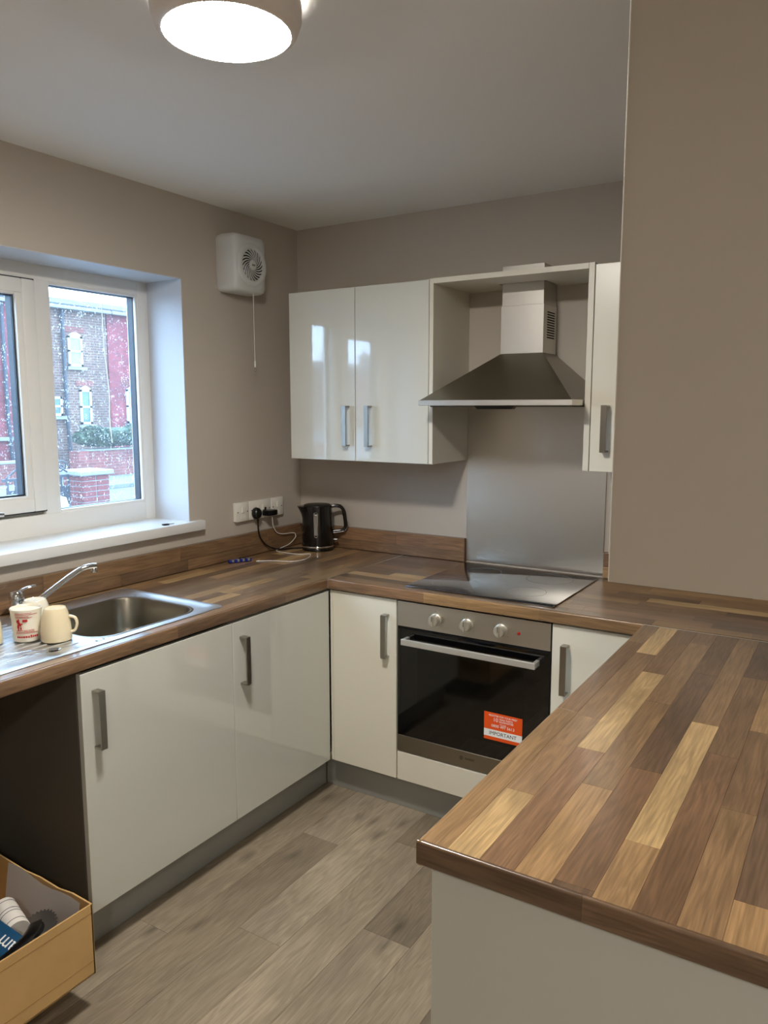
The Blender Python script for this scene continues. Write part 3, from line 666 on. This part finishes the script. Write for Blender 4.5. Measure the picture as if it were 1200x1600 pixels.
t = thing('screwdriver_bit_case', 'small blue and clear plastic case lying on the worktop below the sockets', 'case', (.082, -.537, ZT+.001), math.radians(64))
obj('case', bx((-.052, -.011, 0), (.052, .011, .014), .004), m_bluep, t, local=True, smooth=40)
for i in range(4): obj('clear_band', bx((-.04+i*.024, -.0114, .003), (-.029+i*.024, .0114, .0145), .001, 1), m_tubem, t, local=True)
# kettle, handle to the right as seen from the room
K = thing('kettle', 'black jug kettle with clear water gauge on the worktop corner', 'kettle', (.186, -.112, ZT+.0005), math.radians(35))
bm = BM(); lathe(bm, [(.066, 0), (.075, .002), (.0755, .012), (.072, .017)], seg=40); obj('power_base', bm, m_kettle, K, local=True, smooth=40)
obj('base_ring', lathe(BM(), [(.0745, .0165), (.0758, .0185), (.0758, .0215), (.0745, .0235)], seg=40), m_chrome, K, local=True, smooth=40)
rings = []; n = 40
for z, r, sp in ((.0235, .075, 0), (.05, .0755, 0), (.10, .0735, 0), (.15, .0705, .002), (.175, .0690, .010), (.20, .0680, .024), (.207, .0675, .029)):
    rg = []
    for i in range(n):
        a = 2*PI*i/n; e = max(0, math.cos(a-PI))**6; rg.append(((r+sp*e)*math.cos(a), (r+sp*e*.5)*math.sin(a), z))
    rings.append(rg)
body = obj('jug', loft(BM(), rings), m_kettle, K, local=True, smooth=45)
bm = BM(); lathe(bm, [(.0655, .2065), (.064, .213), (.055, .2165), (.03, .218), (0, .2185)], seg=40); obj('lid', bm, m_blackp, K, local=True, smooth=40)
obj('lid_ring', lathe(BM(), [(.0665, .2063), (.0665, .2085), (.064, .2095)], seg=40, caps=False), m_kettle, K, local=True, smooth=40)
hpts = [(.060, 0, .205), (.085, 0, .2075), (.108, 0, .203), (.122, 0, .185), (.128, 0, .15), (.131, 0, .115), (.126, 0, .098), (.108, 0, .091), (.072, 0, .088)]
obj('handle', tube(BM(), hpts, .0105, 12, flat=(1.05, .8)), m_kettle, K, local=True, smooth=60)
obj('handle_trim', tube(BM(), [(p[0]+(.009 if i in (3, 4, 5) else .004 if i in (2, 6) else 0), p[1]-.0055, p[2]+(.0 if i in (3, 4, 5) else .0075 if i < 3 else -.0075)) for i, p in enumerate(hpts)], .0026, 6), m_chrome, K, local=True, smooth=60)
bm = BM(); pts = []
for i in range(24):
    a = i*2*PI/24; dz = .058 if math.sin(a) > 0 else -.058
    pts.append((.0085*math.cos(a)-.006, -.0745, .126+dz*.85+.0085*math.sin(a)))
pts.append(pts[0]); obj('gauge_frame', tube(bm, pts, .0024, 6, smooth=False), m_chrome, K, local=True, smooth=60)
obj('water_gauge', bx((-.0135, -.076, .076), (.0015, -.070, .176), .003), m_tubem, K, local=True)
obj('switch', bx((.070, -.012, .045), (.094, .012, .052), .003), m_tubem, K, local=True)

# ================================================================ sink, tap, mugs
S = thing('kitchen_sink', 'stainless steel inset sink with bowl and ribbed drainer', 'sink', (.3, -1.6, ZT))
SX0, SX1, SY0, SY1 = .048, .556, -2.08, -1.128; BX0, BX1, BY0, BY1 = .165, .515, -1.605, -1.205
bm = BM()
o1 = rrect(SX0, SX1, SY0, SY1, .018, ZT+.0005, 6); o2 = rrect(SX0+.001, SX1-.001, SY0+.001, SY1-.001, .018, ZT+.003, 6)
o3 = rrect(SX0+.022, SX1-.022, SY0+.022, SY1-.022, .03, ZT+.0055, 6); o4 = rrect(SX0+.028, SX1-.028, SY0+.028, SY1-.028, .028, ZT+.0025, 6)
# deck ring: outer rim to the bowl opening
def ringpts(x0, x1, y0, y1, r, z): return rrect(x0, x1, y0, y1, r, z, 6)
loft(bm, [o1, o2, o3, o4], False, False)
tm = BM(); A = [tm.verts.new(p) for p in o4]; B_ = [tm.verts.new(p) for p in ringpts(BX0-.012, BX1+.012, BY0-.012, BY1+.012, .085, ZT+.0025)]
eA = [tm.edges.new((A[i], A[(i+1) % len(A)])) for i in range(len(A))]; eB = [tm.edges.new((B_[i], B_[(i+1) % len(B_)])) for i in range(len(B_))]
bmesh.ops.triangle_fill(tm, use_beauty=True, edges=eA+eB); _merge(bm, tm)
bmesh.ops.remove_doubles(bm, verts=list(bm.verts), dist=.00005); bmesh.ops.recalc_face_normals(bm, faces=list(bm.faces))
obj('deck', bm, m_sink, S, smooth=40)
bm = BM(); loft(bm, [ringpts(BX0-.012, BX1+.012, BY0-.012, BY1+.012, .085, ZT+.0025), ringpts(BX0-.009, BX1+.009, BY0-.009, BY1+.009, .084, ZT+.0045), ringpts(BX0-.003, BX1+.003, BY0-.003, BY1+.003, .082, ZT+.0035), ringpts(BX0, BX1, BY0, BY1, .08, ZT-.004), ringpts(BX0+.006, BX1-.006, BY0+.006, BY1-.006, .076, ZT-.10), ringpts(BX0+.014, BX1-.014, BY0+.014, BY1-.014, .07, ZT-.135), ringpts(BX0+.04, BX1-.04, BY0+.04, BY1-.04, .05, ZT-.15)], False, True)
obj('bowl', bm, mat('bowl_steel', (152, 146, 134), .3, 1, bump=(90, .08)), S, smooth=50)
for i in range(12):
    x = .145+i*.0315; obj('drainer_rib', tube(BM(), [(x, -2.03, ZT+.0025), (x, -1.655-.012*(i % 2)*0, ZT+.0025)], .0042, 8, smooth=False, flat=(1, .55)), m_sink, S, smooth=60)
obj('overflow_slot', bx((.524, -1.618, ZT+.0024), (.532, -1.586, ZT+.0030), .0002, 1), m_dark, S)
for yy in (-1.614, -1.589): obj('etched_mark', bx((.514, yy-.0022, ZT+.0024), (.528, yy+.0022, ZT+.003)), m_dark, S)
t = thing('mixer_tap', 'chrome mixer tap with long spout behind the mugs', 'tap', (.098, -1.585, ZT+.003))
obj('body', lathe(BM(), [(.027, 0), (.027, .006), (.0225, .010), (.0215, .045), (.0235, .05), (.0235, .075), (.018, .084), (0, .087)], (.098, -1.585, ZT+.003), 28), m_chrome, t, smooth=40)
obj('lever', tube(BM(), [(.098, -1.585, .985), (.104, -1.567, .998), (.112, -1.548, 1.004), (.118, -1.530, 1.006)], (.008, .0045), 10, flat=(1.3, .7)), m_chrome, t, smooth=60)
sp = obj('spout', tube(BM(), [(.105, -1.575, .936), (.118, -1.545, .947), (.139, -1.487, .985), (.160, -1.43, 1.023), (.172, -1.398, 1.041), (.182, -1.372, 1.047), (.19, -1.352, 1.046)], .0095, 14), m_chrome, t, smooth=60)
obj('aerator', lathe(BM(), [(.0105, 0), (.0105, .016), (.009, .018)], (.186, -1.358, 1.025), 18), m_chrome, sp, smooth=40)
def mug(name, label, x, y, rz, inverted, m, scale=1.0, hdl=True):
    t = thing(name, label, 'mug', (x, y, ZT+.0068), rz, 'mugs on the drainer')
    if inverted: prof = [(.041, 0), (.0425, .003), (.042, .03), (.040, .055), (.035, .078), (.031, .090), (.0285, .0935), (.0275, .0935), (.0255, .0905), (0, .0900)]
    else: prof = [(.0, .002), (.034, .0), (.0365, .002), (.0375, .03), (.039, .06), (.0415, .085), (.0425, .091), (.0410, .0925), (.0385, .0905), (.0365, .0855), (.02, .0848), (0, .0845)]
    prof = [(r*scale, h*scale) for r, h in prof]
    obj('cup', lathe(BM(), prof, seg=40, caps=False), m, t, local=True, smooth=50)
    if hdl:
        hp = [(.039, 0, .022), (.052, 0, .026), (.0585, 0, .045), (.054, 0, .062), (.037, 0, .068)] if inverted else [(.038, 0, .07), (.054, 0, .07), (.061, 0, .05), (.054, 0, .03), (.037, 0, .026)]
        obj('handle', tube(BM(), [(a*scale, b*scale, c*scale) for a, b, c in hp], .0052*scale, 10, flat=(1.2, .8)), m, t, local=True, smooth=60)
    return t
mug('mug', 'plain cream mug upside down on the drainer beside the bowl', .420, -1.672, math.radians(38), True, m_mug)
mug('mug', 'cream mug upside down behind the printed cup', .290, -1.648, math.radians(205), True, m_mugw, 1.02)
mug('mug', 'cream mug cut off at the left edge of the picture', .292, -1.805, math.radians(200), True, m_mug)
P = mug('printed_mug', 'cream cup with red printed lettering and emblem on the drainer', .346, -1.715, math.radians(57), False, m_mugw, 1.02, False)
def print_patch(a0, a1, z0, z1, slant=0):
    """small raised red print wrapped on the cup wall; angle 0 faces the camera side"""
    bm = BM(); n = max(2, int((a1-a0)/6)+1); rings = []
    for i in range(n):
        a = math.radians(-90+a0+(a1-a0)*i/(n-1)); s = slant*i/(n-1); q = []
        for z, dr in ((z0+s, .0), (z1+s, .0), (z1+s, .0006), (z0+s, .0006)):
            r = .0372+.0000+(z/.094)*.0045+dr+.0008; q.append((r*math.cos(a), r*math.sin(a), z))
        rings.append(q)
    loft(bm, rings); obj('red_print', bm, m_redink, P, local=True)
for z, a0, a1 in ((.0845, -45, 20), (.0805, -45, 42), (.0755, -42, 8), (.0718, -42, 22), (.0265, -44, 44), (.0305, -42, 30)): print_patch(a0, a1, z, z+.0011)
x = -40
while x < 40:
    wdt = random.uniform(4, 8); print_patch(x, x+wdt, .0135, random.choice((.0185, .0205, .0185))); x += wdt+2.2
x = -38
while x < 28: wdt = random.uniform(2.5, 6); print_patch(x, x+wdt, .0345, .0362); x += wdt+1.6
for a0, a1, z0, z1 in ((-38, -30, .058, .066), (-34, -24, .050, .060), (-30, -26, .060, .069), (-36, -28, .042, .051), (-26, -20, .048, .053), (-24, -14, .053, .0565), (-34, -30, .036, .043), (-24, -19, .038, .046), (-14, 4, .060, .0675)): print_patch(a0, a1, z0, z1)
def spoon(label, x, y, rz):
    t = thing('teaspoon', label, 'spoon', (x, y, ZT+.0078), rz, 'teaspoons on the drainer')
    obj('stem', tube(BM(), [(-.065, 0, .002), (-.04, 0, .003), (0, 0, .006), (.03, 0, .004), (.04, 0, .003)], (.0034, .0022), 8, flat=(1.2, .5)), m_chrome, t, local=True, smooth=60)
    rg = []
    for k, (s, z) in enumerate(((1, .003), (.8, .0008), (.45, -.0006), (.1, -.001))): rg.append([(.058+.020*s*math.cos(i*PI/10), .0125*s*math.sin(i*PI/10), z+.002) for i in range(20)])
    obj('bowl', loft(BM(), rg, False, True), m_chrome, t, local=True, smooth=60)
spoon('teaspoon lying nearest the worktop edge on the drainer', .512, -1.81, math.radians(80))
spoon('teaspoon lying behind the other one, by the cream mug', .476, -1.79, math.radians(52))
t = thing('window_key', 'small black window key lying on the white sill', 'key', (.003, -.868, 1.1065), math.radians(78))
obj('grip', bx((-.02, -.008, 0), (.008, .008, .006), .0025), m_blackp, t, local=True); obj('shank', tube(BM(), [(.006, 0, .003), (.032, 0, .003)], .0018, 8), m_handle, t, local=True)

# ================================================================ cardboard box in the appliance space
B0 = thing('cardboard_box', 'open brown cardboard box of odds and ends in the appliance space', 'box', (.47, -2.1, .1), 0)
cx0, cx1, cy0, cy1, cz0, cz1 = .215, .737, -2.36, -1.832, .1, .297; q = .0045
obj('wall', bx((cx1-q, cy0, cz0), (cx1, cy1, cz1), .0012, 1), m_card, B0); obj('wall', bx((cx0, cy0, cz0), (cx0+q, cy1, cz1), .0012, 1), m_card, B0)
bm = BM(); prism(bm, [(cx0, cy1, cz0), (cx1, cy1, cz0), (cx1, cy1, cz1), (.66, cy1, cz1+.003), (.60, cy1, cz1-.004), (.52, cy1, cz1+.001), (.45, cy1, cz1-.003), (cx0, cy1, cz1+.012)], (0, -q, 0)); obj('wall', bm, m_card, B0)
obj('wall', bx((cx0, cy0, cz0), (cx1, cy0+q, cz1), .0012, 1), m_card, B0); obj('base', bx((cx0, cy0, cz0-.001), (cx1, cy1, cz0+q), .001, 1), m_card, B0)
obj('crease', bx((cx1-.0005, cy0, .272), (cx1+.0006, cy1-.004, .2732)), m_cardi, B0); obj('crease', bx((cx1-.0005, cy0, .138), (cx1+.0006, cy1-.004, .1392)), m_cardi, B0)
t = thing('packing_tray', 'flat dark packing tray the cardboard box stands on', 'tray', (.42, -2.11, 0))
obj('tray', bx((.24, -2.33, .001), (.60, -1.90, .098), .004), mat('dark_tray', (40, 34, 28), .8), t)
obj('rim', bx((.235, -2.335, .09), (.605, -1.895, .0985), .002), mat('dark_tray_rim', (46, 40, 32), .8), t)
# contents
bm = BM(); rows = []
for i in range(9):
    u = i/8; row = []
    for j in range(7):
        v = j/6; row.append((.385+.315*u, -1.842-.020*(1-v)-.006*math.sin(5*u+2*v)*(1-v), .15+(.150-.012*u+.006*math.sin(9*u))*v))
    rows.append(row)
tm = BM(); V = [[tm.verts.new(p) for p in r] for r in rows]
for i in range(8):
    for j in range(6): tm.faces.new((V[i][j], V[i+1][j], V[i+1][j+1], V[i][j+1]))
bmesh.ops.solidify(tm, geom=list(tm.faces), thickness=.0015)
_merge(bm, tm); tag(obj('plastic_sheet', bm, m_sheet, smooth=60, base=(.52, -1.9, .12)), 'crumpled whitish plastic sheet standing against the back of the cardboard box', 'sheet')
t = thing('saw_blade', 'round toothed steel saw blade inside the cardboard box', 'saw blade', (.602, -1.905, .214)); t.rotation_euler = (math.radians(30), 0, 0)
bm = BM(); pts = []; NT = 30
for i in range(NT):
    a = 2*PI*i/NT; pts.append((.050*math.cos(a), .050*math.sin(a), 0)); a += PI/NT*1.5; pts.append((.0565*math.cos(a), .0565*math.sin(a), 0))
prism(bm, pts, (0, 0, .002)); obj('disc', bm, m_saw, t, local=True)
obj('hub_ring', lathe(BM(), [(.022, .002), (.022, .003), (.009, .003)], seg=32, caps=False), m_dark, t, local=True); obj('bore', lathe(BM(), [(.008, .0021), (.008, .0032), (0, .0032)], seg=24), m_dark, t, local=True)
t = thing('filler_box', 'plain inner carton filling the bottom of the cardboard box', 'carton', (.47, -2.1, .106))
obj('carton', bx((.30, -2.30, .106), (.70, -1.93, .168), .003), m_cardi, t); obj('flap_line', bx((.30, -2.13, .1676), (.70, -2.127, .1688)), m_card, t)
t = thing('striped_roll', 'white cloth roll with navy stripes inside the cardboard box', 'cloth', (.553, -1.943, .246)); t.rotation_euler = (0, math.radians(6), math.radians(-14))
def roll(x0, x1, r): return lathe(BM(), [(0, x0), (r*.96, x0), (r, x0+.003), (r, x1-.003), (r*.96, x1), (0, x1)], (0, 0, 0), 28, 'x')
obj('cloth', roll(-.06, .05, .031), m_cloth, t, local=True, smooth=40)
for sx in (-.045, -.012, .0, .034): obj('stripe', roll(sx-.0022, sx+.0022, .0316), m_navy, t, local=True, smooth=40)
t = thing('blue_packet', 'blue packet printed with white letters lying in the cardboard box', 'packet', (.610, -2.006, .250)); t.rotation_euler = (math.radians(20), math.radians(4), math.radians(0))
obj('packet', bx((-.10, -.032, -.02), (.075, .032, .02), .008, 3), m_blue, t, local=True, smooth=40)
obj('seal', bx((.073, -.028, -.002), (.086, .028, .002), .001, 1), m_blue, t, local=True)
o = text('lettering', 'am', .05, m_paper, t, Matrix.Identity(4)); o.matrix_local = Matrix.Translation((.040, -.004, .0206)) @ Matrix.Rotation(PI, 4, 'Z')
t = thing('black_strap', 'black webbing strap draped over the packet in the cardboard box', 'strap', (.66, -2.03, .24))
bm = BM(); tube(bm, [(.640, -1.930, .262), (.668, -1.958, .272), (.692, -1.99, .279), (.706, -2.03, .279), (.712, -2.09, .266), (.712, -2.16, .22)], .016, 8, flat=(1.0, .35)); obj('webbing', bm, m_blackp, t, smooth=60)
obj('tip', tube(BM(), [(.640, -1.930, .262), (.630, -1.910, .258)], (.013, .004), 8, flat=(1, .35)), m_blackp, t, smooth=60)

# ================================================================ outside: street seen through the window
GZ = -.25
def brick_mat(name, col, mortar, sx=1.0):
    m = bpy.data.materials.new(name); m.use_nodes = True; nt = m.node_tree; p = nt.nodes['Principled BSDF']; p.inputs['Roughness'].default_value = .85
    tc = nt.nodes.new('ShaderNodeTexCoord'); sp = nt.nodes.new('ShaderNodeSeparateXYZ'); cb = nt.nodes.new('ShaderNodeCombineXYZ'); ad = nt.nodes.new('ShaderNodeMath')
    nt.links.new(tc.outputs['Object'], sp.inputs[0]); nt.links.new(sp.outputs[0], ad.inputs[0]); nt.links.new(sp.outputs[1], ad.inputs[1])
    nt.links.new(ad.outputs[0], cb.inputs[0]); nt.links.new(sp.outputs[2], cb.inputs[1])
    b = nt.nodes.new('ShaderNodeTexBrick'); b.inputs['Scale'].default_value = 1; b.inputs['Brick Width'].default_value = .225; b.inputs['Row Height'].default_value = .075; b.inputs['Mortar Size'].default_value = .008
    b.inputs['Color1'].default_value = lin(col); b.inputs['Color2'].default_value = lin([c*.78 for c in col]); b.inputs['Mortar'].default_value = lin(mortar); b.inputs['Bias'].default_value = -.2
    nt.links.new(cb.outputs[0], b.inputs['Vector'])
    n = nt.nodes.new('ShaderNodeTexNoise'); n.inputs['Scale'].default_value = 1.3; n.inputs['Detail'].default_value = 6; nt.links.new(tc.outputs['Object'], n.inputs['Vector'])
    mr = nt.nodes.new('ShaderNodeMapRange'); mr.inputs[1].default_value = .3; mr.inputs[2].default_value = .7; mr.inputs[3].default_value = .75; mr.inputs[4].default_value = 1.2; nt.links.new(n.outputs['Fac'], mr.inputs[0])
    mx = nt.nodes.new('ShaderNodeVectorMath'); mx.operation = 'SCALE'; nt.links.new(b.outputs['Color'], mx.inputs[0]); nt.links.new(mr.outputs[0], mx.inputs['Scale']); nt.links.new(mx.outputs[0], p.inputs['Base Color'])
    return m
m_brick = brick_mat('brown_brick', (98, 70, 58), (114, 104, 96)); m_redb = brick_mat('red_brick', (116, 60, 52), (112, 84, 78)); m_redp = brick_mat('red_painted_brick', (120, 48, 52), (114, 50, 54))
m_slate = mat('slate', (64, 66, 70), .9, bump=(20, .3), vary=.15, vscale=12); m_stone = mat('stone', (118, 120, 118), .8, vary=.1, vscale=20)
m_asph = mat('asphalt', (82, 87, 94), .7, bump=(60, .3), vary=.08, vscale=8); m_pave = mat('pavement', (94, 98, 102), .8, vary=.08)
m_paint = mat('house_paint_white', (176, 178, 178), .5); m_blind = mat('house_blind', (112, 142, 156), .15); m_bluedoor = mat('house_glass', (60, 92, 116), .08)
m_iron = mat('black_iron', (34, 38, 46), .5); m_hedge = mat('hedge_leaf', (42, 60, 40), .7, vary=.3, vscale=30); m_brickp = mat('pier_brick', (104, 44, 40), .85, vary=.2, vscale=30)
struct('ground', bx((-70, -75, GZ-.2), (-.32, 40, GZ)), m_asph)
tag(obj('pavement', bx((-14.0, -30, GZ), (-12.0, 40, GZ+.09), .01), m_pave, kind='structure'), 'far pavement along the garden wall', 'pavement')
tag(obj('pavement', bx((-6.8, -30, GZ), (-5.2, 40, GZ+.09), .01), m_pave, kind='structure'), 'near pavement beyond the gate', 'pavement')
HXF = -17.8
def house(name, label, y0, y1, m, eaves, ridge, wins, pipe=None, HXF=-17.8):
    t = thing(name, label, 'house', (HXF-3.5, (y0+y1)/2, GZ), 0, 'houses along the street' if HXF > -20 else 'distant terrace houses')
    obj('wall', bx((HXF-7, y0, GZ), (HXF, y1, eaves)), m, t)
    bm = BM(); prism(bm, [(HXF+.25, y0, eaves-.05), (HXF-3.5, y0, ridge), (HXF-7.25, y0, eaves-.05), (HXF-7.25, y0, eaves-.15), (HXF+.25, y0, eaves-.15)], (0, y1-y0, 0)); obj('roof', bm, m_slate, t)
    obj('gutter', bx((HXF+.2, y0, eaves-.2), (HXF+.3, y1, eaves-.1), .02), m_stone, t)
    ch = obj('chimney', bx((HXF-3.9, y1-1.3, ridge-.5), (HXF-3.1, y1-.5, ridge+.9)), m, t)
    for k in range(2): obj('chimney_pot', lathe(BM(), [(.12, 0), (.1, .35), (.12, .4)], (HXF-3.5, y1-1.1+.4*k, ridge+.9), 12), m_redb, ch)
    for (a, b, z0, z1, glass, arched) in wins:
        f = BM(); w_ = .07
        for lo, hi in (((a, z0), (a+w_, z1)), ((b-w_, z0), (b, z1)), ((a, z0), (b, z0+w_)), ((a, z1-w_), (b, z1)), ((a, (z0+z1)/2-.03), (b, (z0+z1)/2+.03))): box(f, (HXF-.03, lo[0], lo[1]), (HXF+.05, hi[0], hi[1]))
        if arched: prism(f, [(HXF, a+(b-a)*k/8, z1-.01+.12*math.sin(PI*k/8)) for k in range(9)], (.05, 0, 0))
        wf = obj('house_window', f, m_paint, t)
        obj('pane', bx((HXF, a+w_, z0+w_), (HXF+.02, b-w_, z1-w_)), glass, wf)
        obj('window_ledge', bx((HXF, a-.08, z0-.1), (HXF+.12, b+.08, z0-.01)), m_stone, wf)
        if arched: obj('brick_arch', bx((HXF, a-.1, z1+.1), (HXF+.02, b+.1, z1+.26)), m_redb, wf)
    if pipe: obj('downpipe', tube(BM(), [(HXF+.08, pipe, eaves-.1), (HXF+.08, pipe, 1.2), (HXF+.10, pipe+.06, GZ)], .055, 8, smooth=False), m_iron, t)
    return t
house('brick_house', 'brown brick house with white sash windows across the road', 9.87, 13.06, m_brick, 4.58, 5.25, [(11.66, 12.15, 2.77, 3.66, m_blind, True), (11.98, 12.38, 1.06, 2.1, m_bluedoor, True), (11.0, 11.37, 1.32, 1.88, m_bluedoor, False)], 11.48)
house('red_house', 'red painted house right of the brown brick one', 13.1, 19, m_redp, 4.58, 5.25, [(13.7, 14.4, 1.06, 2.14, m_blind, True), (15.5, 16.3, 2.7, 3.7, m_blind, True)], None)
t = house('red_house', 'red painted house left of the brown brick one', 3, 9.83, m_redp, 4.58, 5.25, [(6.2, 7.0, 2.7, 3.7, m_blind, True), (6.2, 7.0, .9, 2.1, m_blind, True)], 9.62)
obj('string_course', bx((HXF, 3, .66), (HXF+.12, 9.83, .76)), m_stone, t)
# opposite terrace towards the south, mirrored in the gloss doors
for i in range(4): house('terrace_house', ('first', 'second', 'third', 'fourth')[i]+' house from the far end of the distant terrace mirrored in the cabinet doors', -66+i*6, -60.1+i*6, (m_brick, m_redb)[i % 2], 4.5+.2*(i % 2), 5.6, [(-64.5+i*6, -63.6+i*6, 2.8, 3.8, m_blind, True), (-64.5+i*6, -63.6+i*6, .9, 2.1, m_blind, True)], HXF=-36)
t = thing('garden_wall', 'low red brick garden wall under the hedge', 'wall', (-14.2, 12, GZ)); obj('wall', bx((-14.3, 9.35, GZ), (-14.07, 18, .48)), m_redb, t); obj('coping', bx((-14.32, 9.33, .48), (-14.05, 18, .53), .01), m_stone, t)
obj('end_pier', bx((-14.36, 9.05, GZ), (-14.0, 9.36, .5)), m_redb, t)
t = thing('garden_wall', 'low red brick wall at the left beyond the road', 'wall', (-14.2, 5, GZ)); obj('wall', bx((-14.3, -20, GZ), (-14.07, 8.2, .3)), m_redb, t); obj('coping', bx((-14.32, -20, .3), (-14.05, 8.22, .36), .01), m_stone, t)
# hedge: bushy clipped volume of leaf faces
hr = random.Random(3); bm = BM(); hy0, hy1 = 9.15, 18.0; nv = 0
for i in range(9000):
    y = hr.uniform(hy0, hy1); a = hr.uniform(-.35*PI, 1.2*PI); top = 1.1+.07*math.sin(y*1.7)+.04*math.sin(y*4.1); zc = .80; rx, rz = .42, (top-zc)
    e = min(1, ((y-hy0)/.5)**.5) if y < hy0+.5 else 1
    c = Vector((-14.25+rx*e*math.cos(a)*hr.uniform(.9, 1.05), y, zc+(rz if math.sin(a) > 0 else .24)*e*math.sin(a)*hr.uniform(.9, 1.05)))
    d = Vector((hr.uniform(-1, 1), hr.uniform(-1, 1), hr.uniform(-1, 1))).normalized(); u = d.orthogonal().normalized(); v = d.cross(u); s = hr.uniform(.035, .07)
    bm.faces.new([bm.verts.new(c+u*s), bm.verts.new(c+v*s*.6), bm.verts.new(c-u*s), bm.verts.new(c-v*s*.6)])
t = thing('hedge', 'clipped green hedge above the red garden wall', 'hedge', (-14.25, 13.5, .5)); obj('foliage', bm, m_hedge, t, kind='stuff')
bm = BM(); rings = []
for k, (y, s) in enumerate(((9.2, .5), (9.5, .85), (10, .95), (14, .95), (18, .95))): rings.append([(-14.25+.38*s*math.cos(i*PI/8), y, .80+(.27 if math.sin(i*PI/8) > 0 else .24)*s*math.sin(i*PI/8)) for i in range(16)])
obj('core', loft(bm, rings), m_hedge, t)
# bare shrub above the hedge
t = thing('bare_shrub', 'bare twiggy shrub behind the hedge in front of the red house', 'shrub', (-15.2, 12.6, GZ))
for i in range(26):
    a = hr.uniform(0, 2*PI); l = hr.uniform(.5, 1.0); obj('branch', tube(BM(), [(-15.2, 12.6, GZ), (-15.2+.2*l*math.cos(a), 12.6+.3*l*math.sin(a), 1.0), (-15.2+.5*l*math.cos(a), 12.6+.8*l*math.sin(a), 1.2+.8*l)], (.022, .006), 4, n=3), m_iron, t)
# gate pier of single bricks with stone cap, and the iron gate
t = thing('gate_pier', 'red brick gate pier with pale stone cap outside the window', 'pier', (-7, 4.0, GZ)); px, py = -7.0, 4.0
me_b = None
obj('mortar', bx((px-.212, py-.212, GZ), (px+.212, py+.212, .628)), m_stone, t)
for c in range(12):
    z = GZ+.002+c*.0735
    for s in range(4):
        for k in range(2):
            off = ((-.108, -.168) if k == 0 else (.112, -.168)) if c % 2 == 0 else ((-.1115, -.168) if k == 0 else (.108, -.168))
            if me_b is None:
                b = obj('brick', bx((-.1045, -.051, 0), (.1045, .051, .0635), .004, 1), m_brickp, t, local=True); me_b = b.data
            else:
                b = bpy.data.objects.new('brick', me_b); COL.objects.link(b); b.parent = t
            R = Matrix.Rotation(s*PI/2, 2); v = R @ Vector(off); b.location = (v.x, v.y, z-GZ); b.rotation_euler = (0, 0, s*PI/2)
obj('cap', bx((px-.27, py-.27, .632), (px+.27, py+.27, .70), .015), m_stone, t)
t = thing('iron_gate', 'dark wrought iron gate with scroll top beside the brick pier', 'gate', (-7, 3.2, GZ))
for z in (-.1, .3, .62): obj('rail', bx((-7.02, 2.75, z), (-6.98, 3.715, z+.035)), m_iron, t)
for i in range(9): obj('bar', bx((-7.012, 2.8+i*.112, -.12), (-6.988, 2.824+i*.112, .62)), m_iron, t)
for y0, s in ((3.6, 1), (3.3, -1), (3.05, 1)):
    obj('scroll', tube(BM(), [(-7, y0+s*.10*(1-k/14)*math.cos(k*.75), .76+.10*(1-k/14)*math.sin(k*.75)) for k in range(13)], .011, 6, n=3), m_iron, t, smooth=60)
obj('top_rail', tube(BM(), [(-7, 2.8, .66), (-7, 3.0, .80), (-7, 3.25, .87), (-7, 3.5, .80), (-7, 3.70, .69)], .013, 6), m_iron, t, smooth=60)
obj('infill_sheet', bx((-7.005, 2.8, -.1), (-6.995, 3.72, .5)), m_iron, t)
t = thing('iron_railing', 'dark front railing with pale rails at the left of the gate', 'railing', (-7, 1.2, GZ))
for z in (.03, .38): obj('rail', bx((-7.02, -1.5, z), (-6.96, 2.7, z+.04)), m_paint, t)
obj('infill_sheet', bx((-7.03, -1.5, GZ), (-7.02, 2.7, .5)), m_iron, t)
t = thing('garden_urn', 'white rounded garden urn just outside the window by the gate pier', 'urn', (-3, .72, GZ))
obj('pedestal', bx((-3.16, .56, GZ), (-2.84, .88, .45), .02), m_paint, t); obj('urn', lathe(BM(), [(.10, 0), (.07, .05), (.08, .10), (.16, .20), (.19, .30), (.17, .33), (.10, .34), (.08, .42), (0, .45)], (-3, .72, .45), 28), m_paint, t, smooth=50)
